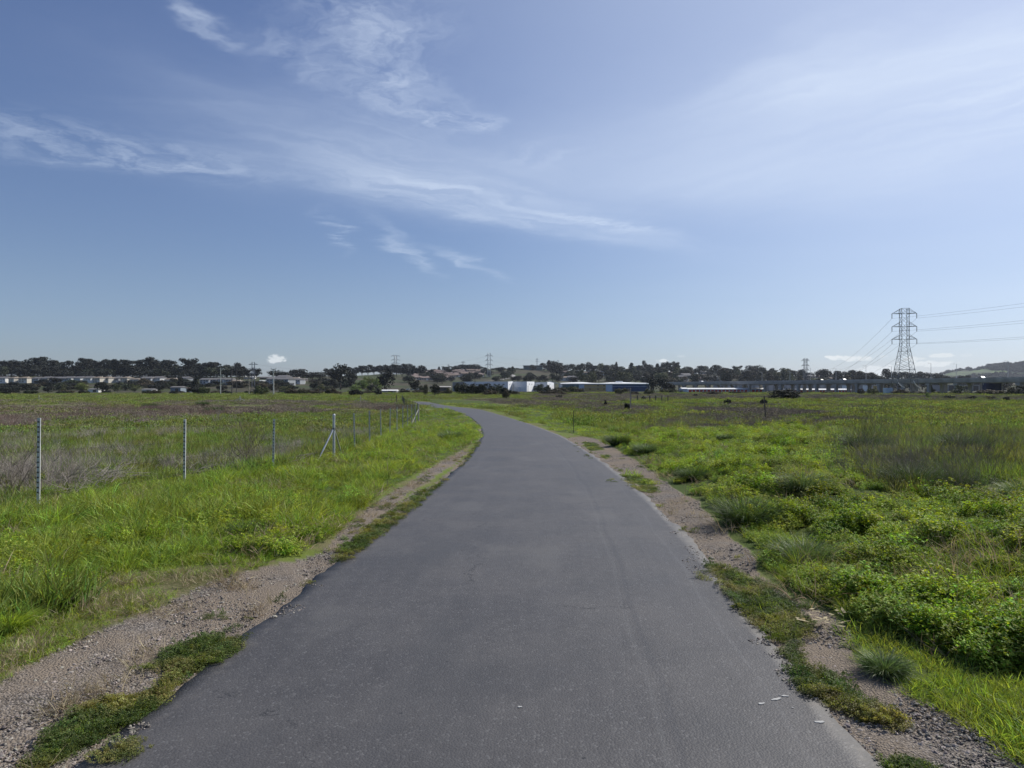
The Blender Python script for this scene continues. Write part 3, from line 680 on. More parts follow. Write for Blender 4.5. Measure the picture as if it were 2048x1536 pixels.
# tall grass of the left verge
grow('tall_grass', int(60000 * D_), 2.2, 130, 11, lambda x, y, r, Z, pd: Z['tall'] & (pd > .05) & (r < 130), L_tall,
     lambda x, y, r, g: (.30 + .70 * edgef('tall', x, y, .7)) * (.30 + .50 * clump(x, y, 1.5, 51, .3, .7) + .65 * clump(x, y, .42, 151, .38, .66)) * g.uniform(.6, 1.2, len(x)) * (1 + .010 * r) * np.interp(y, [25, 45], [1, .75]), 'bright green tall grass filling the verge between path and wire fence', 'grass')
# weeds right
grow('leafy_weeds', int(62000 * D_), 2.2, 60, 12, lambda x, y, r, Z, pd: Z['weed'] & (pd > .25) & ((r > 14) | (edgef('weed', x, y, .16) > .9)), L_weed,
     lambda x, y, r, g: (.35 + .65 * edgef('weed', x, y, .4)) * (.18 + .58 * clump(x, y, .95, 52, .36, .64) + .42 * clump(x, y, .36, 152, .40, .60)) * g.uniform(.7, 1.2, len(x)) * (1 + .012 * r), 'low leafy green weeds spreading over the right bank', 'weeds', tilt=.25)
grow('verge_weeds', int(16000 * D_), 2.2, 40, 31, lambda x, y, r, Z, pd: Z['tall'] & (pd > .25) & (fbm(x, y, 1.1, 154, 3) > .60), L_weed,
     lambda x, y, r, g: g.uniform(.5, 1.0, len(x)) * (1 + .012 * r), 'leafy dark weeds growing in patches through the left verge grass', 'weeds', tilt=.25)
grow('dry_stems', int(26000 * D_), 2.2, 60, 32, lambda x, y, r, Z, pd: (Z['tall'] | Z['weed']) & (pd > .2) & (fbm(x, y, .8, 155, 3) > .58), L_dry,
     lambda x, y, r, g: g.uniform(.9, 2.0, len(x)) * (1 + .010 * r), 'dry straw coloured stems mixed into the green verges', 'dry grass', tilt=.3)
grow('bank_grass', int(30000 * D_), 2.2, 70, 13, lambda x, y, r, Z, pd: Z['weed'] & (pd > .25) & (fbm(x, y, 1.2, 54, 3) > .46) & ((r > 14) | (edgef('weed', x, y, .12) > .9)), L_tall,
     lambda x, y, r, g: (.35 + .65 * edgef('weed', x, y, .35)) * g.uniform(.4, .85, len(x)) * (1 + .010 * r), 'green grass standing among the weeds of the right bank', 'grass')
grow('short_grass', int(60000 * D_), 2.2, 140, 14, lambda x, y, r, Z, pd: (Z['short'] | (Z['pat'] & (fbm(x, y, .5, 57, 3) > .50) & ((edgef('pat', x, y, .08) > .8) | (r > 12)))) & (pd > .02), L_short,
     lambda x, y, r, g: np.where((x < 0) & (y < 14), .42, np.where(zones(x, y)['pat'], .5, 1.0)) * (.7 + .7 * clump(x, y, 2.0, 55, .35, .65)) * g.uniform(.6, 1.1, len(x)) * (1 + .014 * r), 'short green grass along both edges of the path', 'grass')
grow('creeping_mat', int(110000 * D_), 2.2, 40, 15, lambda x, y, r, Z, pd: Z['pat'] & (pd > -.05) & (edgef('pat', x, y, .06) > np.where(x < 0, .8, .45)), L_mat,
     lambda x, y, r, g: g.uniform(.4, .9, len(x)), 'low dark green creeping mats growing over the path edges', 'ground cover', tilt=.3)
grow('trodden_grass', int(60000 * D_), 2.2, 40, 16, lambda x, y, r, Z, pd: Z['dead'] & (fbm(x, y, .45, 58, 4) > .36), L_short,
     lambda x, y, r, g: g.uniform(.3, .65, len(x)), 'thin trodden grass between the gravel and the tall grass on the left', 'grass', tilt=.5)
grow('dead_straw', int(70000 * D_), 2.2, 50, 17, lambda x, y, r, Z, pd: (Z['dead'] & (fbm(x, y, .4, 59, 4) < .50)) | (Z['grav'] & (pd > 0.05) & (fbm(x, y, .3, 60, 4) > .70)) | (Z['st'] & (fbm(x, y, .5, 61) > .5)), L_dry,
     lambda x, y, r, g: g.uniform(.4, 1.0, len(x)), 'dry pale straw lying on the gravel edges', 'straw', tilt=.6)
grow('edge_weeds', int(40000 * D_), 2.2, 60, 18, lambda x, y, r, Z, pd: ((Z['grav'] & (fbm(x, y, .35, 62, 4) > .70)) | ((pd < .14) & (pd > .0) & ~Z['pat'] & (fbm(x, y, .4, 63, 3) > .60)) | (Z['st'] & (fbm(x, y, .4, 64, 3) > .55))) & (y > 2), L_mat,
     lambda x, y, r, g: g.uniform(.35, .8, len(x)), 'tiny scattered weeds rooted in the gravel and along the asphalt', 'weeds', tilt=.3)
grow('gravel', int(260000 * D_), 2.2, 32, 19, lambda x, y, r, Z, pd: (Z['grav'] | ((pd < .12) & ~Z['pat'])) & ((pd > .0) | ((pd > -.5) & (fbm(x, y, .4, 66, 3) + pd * .5 > .62))) & (fbm(x, y, .6, 65, 3) > .22), L_stone,
     lambda x, y, r, g: np.clip(g.lognormal(-4.6, .45, len(x)), .004, .035), 'loose grey and tan gravel along both edges of the path', 'gravel', tilt=.4, a0=-.75, a1=.75)
STALKS = [[(1690, 862), (1760, 850), (1850, 870), (1880, 1000), (1780, 1000), (1700, 950)], [(1880, 890), (1990, 870), (2500, 880), (2500, 1000), (1900, 1000)]]
def in_stalks(x, y): 
    x = x + (fbm(x, y, 1.8, 160, 3) - .5) * 5; y = y + (fbm(x, y, 1.8, 161, 3) - .5) * 8; px = CX + F * x / np.maximum(y, 1.1); py = HY + F * (CZ - zp(y)) / np.maximum(y, 1.1); return inpoly(px, py, STALKS[0]) | inpoly(px, py, STALKS[1])
grow('tall_stalks', int(4200 * D_), 8, 34, 33, lambda x, y, r, Z, pd: in_stalks(x, y) & (fbm(x, y, 1.3, 156, 3) > .53), L_stalk,
     lambda x, y, r, g: g.uniform(.4, 1.15, len(x)), 'tall thin dry stalks rising from the right field beyond the weedy bank', 'dry stalks', tilt=.12)
grow('low_twigs', int(11000 * D_), 8, 30, 34, lambda x, y, r, Z, pd: in_stalks(x, y) & (fbm(x, y, 1.2, 157, 3) > .54), L_twig,
     lambda x, y, r, g: g.uniform(.4, 1.0, len(x)), 'grey low twigs matted under the dry stalks of the right field', 'scrub', tilt=.5)
# the fields
inL = lambda x, y: x < fence_x(y) - .1
grow('field_grass', int(95000 * D_), 5, 75, 21, lambda x, y, r, Z, pd: ~(Z['tall'] | Z['weed'] | Z['grav'] | Z['short'] | Z['dead'] | Z['pat']) & (pd > .9) & (pd > .3) & (y > 1) & (fbm(x, y, 1.6, 71, 3) + .22 * Z['brown'] < .60), L_fgr,
     lambda x, y, r, g: g.uniform(.4, 1.1, len(x)) * (1 + .012 * r), 'rough green grass covering the open fields', 'grass')
grow('dry_scrub', int(60000 * D_), 5, 80, 22, lambda x, y, r, Z, pd: inL(x, y) & ~(Z['pat'] | Z['tall'] | Z['grav'] | Z['short'] | Z['dead']) & (pd > .3) & (y > 1) & (fbm(x, y, 2.6, 72, 3) > np.where(Z['brown'], .42, .58)), L_twig,
     lambda x, y, r, g: g.uniform(.35, .85, len(x)) * (1 + .012 * r), 'pale grey dry scrub spread through the left field', 'scrub', tilt=.3)
grow('dry_stalks', int(40000 * D_), 6, 75, 23, lambda x, y, r, Z, pd: (x > 0) & ~(Z['weed'] | Z['grav'] | Z['short'] | Z['pat']) & (pd > 1) & (y > 1) & (fbm(x, y, 2.6, 73, 3) > np.where(Z['brown'], .56, np.where((y < 26) & (x > 5), .56, .60))), L_stalk,
     lambda x, y, r, g: g.uniform(.3, .8, len(x)) * np.where(y < 17, 1.0, .7), 'thin brown dry stalks standing in the right field', 'dry stalks', tilt=.3)
grow('red_stems', int(26000 * D_), 14, 120, 24, lambda x, y, r, Z, pd: Z['brown'] & (pd > 1) & (x < -12) & (y < 110) & (fbm(x, y, 9, 74, 3) > .50), L_red,
     lambda x, y, r, g: g.uniform(.8, 1.5, len(x)) * (1 + .008 * r), 'reddish brown low plants matted in the fields', 'dry plants', tilt=.2)
okf = lambda x, y, Z, pd: ~(Z['tall'] | Z['weed'] | Z['grav'] | Z['short']) & (pd > 1.2)
grow('far_field_grass', int(52000 * D_), 45, 430, 25, lambda x, y, r, Z, pd: okf(x, y, Z, pd) & (fbm(x, y, 9, 75, 3) + .26 * Z['brown'] < .62), L_ffar,
     lambda x, y, r, g: g.uniform(.5, 1.2, len(x)) * (1 + .0035 * r), 'green field grass far out across the flat marsh', 'grass')
grow('far_field_scrub', int(72000 * D_), 32, 470, 26, lambda x, y, r, Z, pd: okf(x, y, Z, pd) & ((r > 52) | (x > 0)) & ((fbm(x, y, 7, 76, 3) > .64) | (Z['brown'] & (fbm(x, y, 5, 77, 3) > .34) & ((x > 0) | (fbm(x, y, 9., 81, 3) > .42)))), L_fbr,
     lambda x, y, r, g: np.interp(r, [32, 80], [.35, 1.0]) * g.uniform(.4, 1.1, len(x)) * (1 + .0035 * r), 'brown scrub far out across the flat marsh', 'scrub')
# ------------------------------------------------------------------ materials of the built things
galv = mat('galvanised_steel', (0.50, 0.52, 0.54), 0.45, 0.2, 12, metal=0.6)
postm = mat('fence_post_steel', (0.60, 0.61, 0.60), 0.55, 0.25, 9, metal=0.2)
rust = mat('dull_green_steel', (0.11, 0.11, 0.10), 0.7, 0.3, 9)
wirem = mat('rusty_wire', (0.10, 0.085, 0.075), 0.6, 0.3, 9, metal=0.4)
lattice = mat('tower_steel', (0.15, 0.16, 0.18), 0.5, 0.15, 1, metal=0.3)
lattice_l = mat('pale_tower_steel', (0.42, 0.44, 0.46), 0.5, 0.15, 1, metal=0.3)
insul = mat('insulator', (0.10, 0.11, 0.13), 0.4, 0.1, 1)
cable = mat('conductor', (0.16, 0.17, 0.19), 0.5, 0.1, 1, metal=0.5)
conc = mat('weathered_concrete', (0.38, 0.37, 0.36), 0.85, 0.25, 0.3)
conc_l = mat('pale_concrete', (0.36, 0.35, 0.33), 0.85, 0.2, 0.3)
woodp = mat('pole_wood', (0.30, 0.27, 0.24), 0.8, 0.25, 1)
woodd = mat('dark_pole_wood', (0.09, 0.08, 0.075), 0.8, 0.25, 1)
white_w = mat('white_cladding', (0.74, 0.76, 0.78), 0.6, 0.06, 0.4)
grey_w = mat('grey_cladding', (0.30, 0.31, 0.32), 0.6, 0.1, 0.4)
lblue = mat('light_blue_cladding', (0.42, 0.52, 0.66), 0.6, 0.08, 0.4)
teal = mat('teal_cladding', (0.035, 0.10, 0.13), 0.6, 0.1, 0.4)
yell = mat('ochre_cladding', (0.42, 0.31, 0.13), 0.7, 0.1, 0.4)
dblue = mat('dark_blue_cladding', (0.018, 0.052, 0.14), 0.6, 0.15, 0.4)
navy = mat('navy_cladding', (0.02, 0.03, 0.08), 0.6, 0.1, 0.4)
red_d = mat('red_roller_door', (0.40, 0.03, 0.03), 0.6, 0.1, 0.4)
roof_w = mat('white_roof', (0.78, 0.78, 0.76), 0.5, 0.05, 0.2)
glassd = mat('dark_window', (0.02, 0.025, 0.03), 0.15, 0.2, 1, spec=0.6)
tanw = mat('tan_wall', (0.50, 0.47, 0.45), 0.8, 0.08, 0.2)
tanw2 = mat('grey_tan_wall', (0.34, 0.32, 0.31), 0.8, 0.08, 0.2)
foamroof = {}
W_M = [mat('house_wall_white', (0.70, 0.70, 0.67), .8, .06, .3), mat('house_wall_cream', (0.55, 0.52, 0.45), .8, .06, .3), mat('house_wall_grey', (0.34, 0.36, 0.38), .8, .06, .3), mat('house_wall_tan', (0.36, 0.32, 0.28), .8, .06, .3), mat('house_wall_slate', (0.20, 0.24, 0.28), .8, .06, .3)]
R_M = [mat('roof_grey', (0.17, 0.165, 0.165), .9, .15, .5), mat('roof_brown', (0.15, 0.115, 0.095), .9, .15, .5), mat('roof_pinkish_tile', (0.20, 0.155, 0.14), .9, .15, .5), mat('roof_tan', (0.24, 0.20, 0.16), .9, .15, .5)]
bark = mat('bark', (0.12, 0.10, 0.085), 0.9, 0.3, 1)
F_D = mat('dark_foliage', (0.024, 0.028, 0.021), 0.75, 0.4, 0.5, spec=.2, obj_rand=.6)
F_M = mat('mid_foliage', (0.042, 0.052, 0.029), 0.75, 0.4, 0.5, spec=.2, obj_rand=.6)
F_O = mat('olive_foliage', (0.105, 0.115, 0.050), 0.75, 0.35, 0.5, spec=.2, obj_rand=.5)
F_L = mat('pale_green_foliage', (0.15, 0.19, 0.070), 0.75, 0.3, 0.5, spec=.2, obj_rand=.4, trans=.2)
F_B = mat('brown_green_foliage', (0.085, 0.075, 0.048), 0.8, 0.3, 0.5, spec=.15, obj_rand=.5)

ORD = ['first', 'second', 'third', 'fourth', 'fifth', 'sixth', 'seventh', 'eighth', 'ninth', 'tenth', 'eleventh', 'twelfth', 'thirteenth', 'fourteenth', 'fifteenth', 'sixteenth', 'seventeenth', 'eighteenth', 'nineteenth', 'twentieth',
       'twenty-first', 'twenty-second', 'twenty-third', 'twenty-fourth', 'twenty-fifth', 'twenty-sixth', 'twenty-seventh', 'twenty-eighth', 'twenty-ninth', 'thirtieth', 'thirty-first', 'thirty-second', 'thirty-third', 'thirty-fourth', 'thirty-fifth', 'thirty-sixth', 'thirty-seventh', 'thirty-eighth', 'thirty-ninth', 'fortieth']

# ------------------------------------------------------------------ wire fences
def t_post(top, bot, rich):
    b = MB(); h = top - bot
    b.box((0, 0, bot + h / 2), (0.044, 0.005, h)); b.box((0, 0.0185, bot + h / 2), (0.006, 0.032, h))
    if rich:
        b.m = 1
        for i in range(int((h - .35) / 0.066)): b.box((0, -0.0075, top - 0.05 - i * 0.066), (0.026, 0.010, 0.020))
    return b
def strand(b, p, q, r, sag=0.01, seg=4):
    pts = []
    for i in range(seg + 1):
        k_ = i / seg; pts.append((p[0] + (q[0] - p[0]) * k_, p[1] + (q[1] - p[1]) * k_, p[2] + (q[2] - p[2]) * k_ - sag * 4 * k_ * (1 - k_)))
    b.path(pts, [r] * (seg + 1), 3)
def gz1(x, y): return float(G(x, y))
# near run, measured post by post
near = [(9.3, 1.20), (12.3, 1.05), (15.3, .92), (18.3, .92)] + [(18.3 + 3.55 * i, None) for i in range(1, 11)]
mid_y = [56.4 + 3.6 * i for i in range(0, 27)]
run1 = [(float(fence_x(5.9)), 5.9, 1.28)]
for y_, tz in near:
    x_ = float(fence_x(y_))
    if tz is None: tz = float(np.interp(y_, [18.3, 22, 25.5, 29, 36, 47, 56], [.92, .80, .77, .72, .62, .50, .30]))
    run1.append((x_, y_, tz))
def fence(name, pts, label, matp, braces=(), seed=0, wires=4, rich=6, r=0.0016, group=None):
    root = empty(name, (pts[0][0], pts[0][1], gz1(pts[0][0], pts[0][1])), label=label, cat='wire fence', group=group); o0 = Vector(root.location)
    rr = random.Random(seed)
    for i, (x_, y_, tz) in enumerate(pts):
        g = gz1(x_, y_)
        if i in braces: continue
        b = t_post(tz - g, -0.15, i < rich); dx_ = 0
        o = b.build('post', [matp, rust], root, loc=(x_ - o0.x, y_ - o0.y, g - o0.z)); o.rotation_euler = (rr.uniform(-.02, .02), rr.uniform(-.02, .02), rr.uniform(-.3, .3))
    for k_ in range(wires):
        b = MB()
        for i in range(len(pts) - 1):
            a_, c_ = pts[i], pts[i + 1]; ga, gc = gz1(a_[0], a_[1]), gz1(c_[0], c_[1])
            fr = 1 - (0.10 + k_ * 0.24); za = ga + (a_[2] - ga) * fr; zc = gc + (c_[2] - gc) * fr
            strand(b, (a_[0] - o0.x, a_[1] - o0.y - .015, za - o0.z), (c_[0] - o0.x, c_[1] - o0.y - .015, zc - o0.z), r)
            if y_of(a_) < 25:
                L_ = math.hypot(a_[0] - c_[0], a_[1] - c_[1]); nb = int(L_ / .13)
                for q in range(1, nb):       # barbs
                    f = q / nb; s_ = 0.01 * 4 * f * (1 - f); x_ = a_[0] + (c_[0] - a_[0]) * f - o0.x; y2 = a_[1] + (c_[1] - a_[1]) * f - o0.y - .015; z_ = za + (zc - za) * f - s_ - o0.z
                    b.tube((x_ - .007, y2, z_ - .010), (x_ + .007, y2, z_ + .010), .0011, seg=3); b.tube((x_, y2 - .008, z_ + .010), (x_, y2 + .008, z_ - .010), .0011, seg=3)
        b.build('wire', wirem, root)
    return root
def y_of(p_): return p_[1]
def brace_post(root, x_, y_, tz, dirs, m, r=0.033, label=None):
    o0 = root.location; g = gz1(x_, y_); h = tz - g
    b = MB(); b.tube((0, 0, -.2), (0, 0, h - .02), r, seg=12); b.tube((0, 0, h - .02), (0, 0, h), r * 1.15, r * .5, seg=12); b.tube((0, 0, h - .06), (0, 0, h - .02), r * 1.15, seg=12)
    p_ = b.build('corner_post', m, root, smooth=False, loc=(x_ - o0.x, y_ - o0.y, g - o0.z))
    if label: p_['label'] = label
    for (ddx, ddy) in dirs:
        b = MB(); gg = gz1(x_ + ddx, y_ + ddy) - g
        b.tube((ddx * .03, ddy * .03, h * .66), (ddx, ddy, gg - .05), r * .62, seg=10); b.tube((0, 0, h * .66 - .03), (0, 0, h * .66 + .03), r * 1.25, seg=12)
        b.build('brace', m, root, loc=(x_ - o0.x, y_ - o0.y, g - o0.z))
f1 = fence('wire_fence', run1, 'barbed wire fence on notched steel posts running along the left verge beside the tall grass', postm, braces=(4, 14), seed=1, rich=14)
brace_post(f1, run1[4][0], run1[4][1], 0.92, [(-0.27, -0.55), (-0.10, 1.3)], galv)
brace_post(f1, run1[14][0], run1[14][1], 0.40, [(-0.25, -1.7), (-1.4, 1.2)], conc_l, r=.05)
run2 = [run1[14]] + [(float(fence_x(y_)), y_, gz1(float(fence_x(y_)), y_) + 1.32) for y_ in mid_y[1:]]
f2 = fence('wire_fence', run2, 'far stretch of wire fence bending back from the white braced corner beside the path', rust, braces=(0, 26), seed=2, wires=3, rich=0, r=.003)
brace_post(f2, run2[26][0], run2[26][1], run2[26][2], [(-1.4, 0.1), (0.6, -1.3)], conc_l, r=.06)
xs3 = [(783, 149), (766, 149), (749.6, 149), (735, 149), (721, 149), (698, 150), (680, 150), (661, 151), (643, 151), (624, 152), (605, 152), (587, 152), (568, 153), (553, 153), (538, 153), (523, 153), (508, 153), (494, 153), (480, 153), (455, 153), (430, 154), (405, 154), (380, 154), (355, 155), (330, 155), (305, 155), (280, 156), (255, 156), (230, 156), (205, 157), (180, 157), (155, 157), (130, 158), (105, 158), (78, 158), (52, 158), (25, 159), (-5, 159), (-35, 159)]
run3 = [(wx_(a_, y_), y_, gz1(wx_(a_, y_), y_) + 1.35) for a_, y_ in xs3]
f3 = fence('wire_fence', run3, 'distant wire fence crossing the left field in front of the dark bushes', rust, braces=(4, 18, 34), seed=3, wires=3, rich=0, r=.003)
for i in (4, 18, 34): brace_post(f3, run3[i][0], run3[i][1], run3[i][2] + .1, [(-2.0, 0.2), (1.6, 0.2)], conc_l if i != 18 else galv, r=.06)
def lone_post(px, ptop, Y, m, w, label, lean=0.0, sec='box'):
    x_ = wx_(px, Y); g = gz1(x_, Y); h = wz_(ptop, Y) - g; b = MB()
    b.box((0, 0, h / 2 - .1), (w, w, h + .2)); b.box((0, 0, h + .012), (w * .7, w * .7, .02)); b.box((0, -w * .5 - .006, h - .12), (w * .5, .012, .04)); b.box((0, -w * .5 - .006, h - .4), (w * .5, .012, .04))
    o = b.build('marker_post', m, loc=(x_, Y, g), label=label, cat='post'); o.rotation_euler = (0, lean, 0)
lone_post(1531, 792, 58, woodd, .07, 'short dark leaning post standing alone in the right field near the round bush', -.06)
lone_post(1261, 776, 84, woodp, .12, 'pale wooden post standing alone in the brown field before the dark blue building')
lone_post(1147, 822, 33, woodd, .025, 'thin dark stake in the grass right of the path bend')
lone_post(793, 790, 140, woodd, .16, 'short dark stake in the far green field beside the distant fence corner')
# low rail in the right field
def rail(pa, pb, Y, py, label, n=6):
    root = empty('rail_fence', (wx_(pa, Y), Y, gz1(wx_(pa, Y), Y)), label=label, cat='rail fence'); L_ = wx_(pb, Y) - wx_(pa, Y)
    z1 = wz_(py, Y) - root.location.z
    for i in range(n): b = MB(); b.tube((0, 0, -.3), (0, 0, z1 + .25), .12, seg=6); b.build('post', woodd, root, loc=(L_ * i / (n - 1), 0, gz1(root.location.x + L_ * i / (n - 1), Y) - root.location.z))
    b = MB(); b.tube((0, 0, z1), (L_, 0, z1), .05, seg=6); b.build('rail', woodp, root)
rail(1275, 1336, 150, 793, 'low dark rail and stubby posts in the brown field before the dark blue building')

# ------------------------------------------------------------------ lattice towers and poles
def bars(b, pts, r):
    for a_, c_ in pts: b.tube(a_, c_, r, seg=4, cap=False)
def tower(name, x_, y_, H, base_w, waist_w, waist_h, arm, arm_z, rz, label, m, r, zbase=None, ins=2.3, nlev=9, top_w=None, panels=None, cat='power pylon', group=None, armpeak=None):
    g = gz1(x_, y_) if zbase is None else zbase
    root = empty(name, (x_, y_, g), rz, label=label, cat=cat, group=group)
    top_w = top_w or waist_w
    def half(z): return (base_w + (waist_w - base_w) * (z / waist_h)) / 2 if z < waist_h else (waist_w + (top_w - waist_w) * ((z - waist_h) / (H - waist_h))) / 2
    cor = lambda z, k_: (half(z) * (1, 1, -1, -1)[k_], half(z) * (1, -1, -1, 1)[k_], z)
    b = MB(); zs = [0]
    for i in range(nlev): zs.append(waist_h * (i + 1) / nlev)
    n2 = max(3, int((H - waist_h) / (waist_w * 1.0)))
    zs += [waist_h + (H - waist_h) * (i + 1) / n2 for i in range(n2)]
    for k_ in range(4):
        for i in range(len(zs) - 1):
            b.tube(cor(zs[i], k_), cor(zs[i + 1], k_), r, seg=4, cap=False)
            j = (k_ + 1) % 4
            b.tube(cor(zs[i], k_), cor(zs[i + 1], j), r * .55, seg=3, cap=False); b.tube(cor(zs[i], j), cor(zs[i + 1], k_), r * .55, seg=3, cap=False)
            if i % 3 == 0: b.tube(cor(zs[i + 1], k_), cor(zs[i + 1], j), r * .6, seg=3, cap=False)
    b.build('tower_body', m, root)
    tips = []
    for az_ in arm_z:
        b = MB(); tip_h = armpeak if armpeak else 2.0; w_ = half(az_)
        for s in (-1, 1):
            e_ = (s * arm, 0, az_)
            for q in (-1, 1):
                b.tube((s * w_, q * w_, az_), e_, r * .9, seg=4, cap=False); b.tube((s * w_, q * w_, az_ + tip_h), e_, r * .7, seg=4, cap=False)
                for f in (.33, .66):
                    b.tube((s * (w_ + (arm - w_) * f), q * w_ * (1 - f), az_), (s * (w_ + (arm - w_) * f), q * w_ * (1 - f), az_ + tip_h * (1 - f)), r * .5, seg=3, cap=False)
            b.tube((s * w_, w_, az_), (s * w_, -w_, az_), r * .7, seg=4)
        b.tube((-arm, 0, az_), (arm, 0, az_), r * .8, seg=4)
        ao = b.build('crossarm', m, root)
        for s in (-1, 1):
            b = MB()
            if ins:
                b.tube((s * arm, 0, az_), (s * arm, 0, az_ - ins), r * .9, seg=6)
                for q in range(8): b.tube((s * arm, 0, az_ - ins * (q + .5) / 8 - .04), (s * arm, 0, az_ - ins * (q + .5) / 8 + .04), r * 2.0, seg=6)
                b.build('insulator', insul, ao)
            c_, s_ = math.cos(rz), math.sin(rz)
            tips.append(Vector((x_ + s * arm * c_, y_ + s * arm * s_, g + az_ - ins)))
    return root, tips
TX, TY = wx_(1809, 340), 340.0
tg = gz1(TX, TY); Ht = wz_(617, TY) - tg
az3 = [wz_(627, TY) - tg, wz_(653.2, TY) - tg, wz_(678.5, TY) - tg]
pyl, tips = tower('power_pylon', TX, TY, Ht, 10.5, 3.3, wz_(690, TY) - tg, 5.5, az3, math.radians(-10), 'tall grey steel lattice pylon with three crossarms in front of the raised highway', lattice, 0.12, armpeak=2.2, nlev=8)
# pale climbing guards bolted on two legs
for sx in (-1, 1):
    b = MB(); pts = [(sx * 3.5 - .8, -3.6, 6.5), (sx * 3.5 - .3, -4.0, 5.0), (sx * 3.5 + .7, -4.3, 3.9), (sx * 3.5 + 2.0, -4.5, 3.2)]
    b.path(pts, [.13] * 4, 6); b.build('climbing_guard', roof_w, pyl)
    b = MB(); b.box((sx * 4.3, 0, 8.0), (2.4, 8.6, .35)); b.build('platform', lattice, pyl)
p2x, p2y = wx_(1611, 1070), 1070.0
pg = gz1(p2x, p2y)
_, tips2 = tower('power_pylon', p2x, p2y, wz_(716.5, p2y) - pg, 10, 4.0, (wz_(716.5, p2y) - pg) * .45, 5.4, [wz_(y_, p2y) - pg for y_ in (720.5, 731, 740)], 0, 'smaller distant steel pylon rising behind the trees left of the tall pylon', lattice, 0.22, ins=1.2, nlev=6)
def wire(name, a_, c_, sag, r, label, seg=40, group=None):
    b = MB(); pts = []
    for i in range(seg + 1):
        k_ = i / seg; q = Vector(a_).lerp(Vector(c_), k_); q.z -= 4 * sag * k_ * (1 - k_); pts.append(q)
    b.path(pts, [r] * (seg + 1), 3); b.build('power_cable', cable, label=label, cat='power cable', group=group)
lev = ['top', 'middle', 'bottom']
for i in range(3):
    for s_, side in ((0, 'left'), (1, 'right')):
        a_ = tips[i * 2 + s_]
        wire('power_cable', a_, tips2[i * 2 + s_], 20.0, 0.045 if True else 0, 'cable from the %s tip of the tall pylon\'s %s crossarm toward the small pylon' % (side, lev[i]), group='power cables left of the tall pylon')
        off_ = -5.6 if s_ == 0 else 5.6
        wire('power_cable', a_, (210 + off_ * 1.0, 60.0, a_.z + 1.0), 3.0, 0.035, 'cable from the %s tip of the tall pylon\'s %s crossarm toward the right edge' % (side, lev[i]), group='power cables right of the tall pylon')
# distant towers
def far_tower(px, top, bot, Y, w_top, arm_px, arms, label, m, r, waist=.5, base=None, ins=1.0):
    x_ = wx_(px, Y); g = gz1(x_, Y); H = wz_(top, Y) - g; s = Y / F
    return tower('power_pylon', x_, Y, H, (base or w_top * 1.6) * s, w_top * s, H * waist, arm_px / 2 * s, [wz_(a_, Y) - g for a_ in arms], 0, label, m, r, ins=ins, nlev=5)
_, tm = far_tower(978, 706, 740, 1150, 5.6, 13, (711.5, 720.5, 729.5), 'slim pale lattice tower standing on the hilltop above the path bend', lattice_l, .28, waist=.3)
far_tower(791, 711, 731, 1250, 4.5, 16.5, (712, 720, 727), 'pale lattice pylon behind the row of trees left of the fence corner', lattice_l, .24, waist=.4)
_, tl = far_tower(926, 722, 741, 1450, 2.6, 8, (725, 731), 'small faint pylon rising from the dark tree clump left of the slim lattice tower', lattice, .16, waist=.5)
_, tr = far_tower(1074, 716.5, 731, 1480, 1.6, 5, (719, 723), 'small faint pylon above the long green building', lattice, .16, waist=.5)
far_tower(897, 729, 742, 1480, 1.2, 4, (731,), 'faint tiny mast left of the dark tree clump on the skyline', lattice, .14, waist=.5)
far_tower(1116, 720, 731, 1490, 1.0, 4, (722,), 'faint tiny mast above the right hilltop trees', lattice, .14, waist=.5)
for i, (q, w_) in enumerate(((710, 'upper'), (719.5, 'middle'), (728.5, 'lower'))):
    wire('power_cable', tm[i * 2], (wx_(790, 1240), 1240, wz_(q + 17 - i * 2, 1240)), 8, .06, '%s cable sagging left from the slim hilltop tower' % w_)
    wire('power_cable', tm[i * 2 + 1], (wx_(1140 + 60 * (i == 0), 1470), 1470, wz_(q + 15, 1470)), 5, .06, '%s cable sagging right from the slim hilltop tower' % w_)
def util_pole(px, top, Y, r, m, label, arms=(), style='cross', tilt=0):
    x_ = wx_(px, Y); g = gz1(x_, Y); H = wz_(top, Y) - g; s = Y / F
    root = empty('utility_pole', (x_, Y, g), label=label, cat='utility pole')
    b = MB(); b.tube((0, 0, -.5), (0, 0, H), r * 1.25, r * .75, seg=8); b.build('pole', m, root)
    for (ay, w_) in arms:
        z = wz_(ay, Y) - g; b = MB(); w2 = w_ * s
        if style == 'cross':
            b.box((0, 0, z), (w2 * 2, .22, .28)); b.tube((w2 * .6, 0, z), (0, 0, z - w2 * .5), .07, seg=4); b.tube((-w2 * .6, 0, z), (0, 0, z - w2 * .5), .07, seg=4)
        elif style == 'angle': b.tube((0, 0, z), (w2, 0, z + w2 * .55), .16, seg=5); b.tube((w2, 0, z + w2 * .55), (w2 * 1.5, 0, z + w2 * .45), .12, seg=5); b.box((w2 * .5, 0, z + w2 * .7), (w2 * 1.1, .2, .2))
        ao = b.build('crossarm', m, root)
        for sx in ((-1, 1) if style == 'cross' else (1.0,)):
            b = MB(); zz = z if style == 'cross' else z + w2 * .5; b.tube((sx * w2 * .95, 0, zz), (sx * w2 * .95, 0, zz + .55), .10, seg=6); b.build('insulator', insul, ao)
    return root
util_pole(441, 736, 330, .22, mat('pale_pole', (0.45, 0.45, 0.44), .7, .1, 1), 'pale pole with three angled arms to its right standing beyond the left field', ((741, 6), (754, 6), (769, 6)), 'angle')
util_pole(464, 735, 335, .20, woodd, 'dark slim pole just right of the pale three-armed pole', ((738, 4.5),), 'cross')
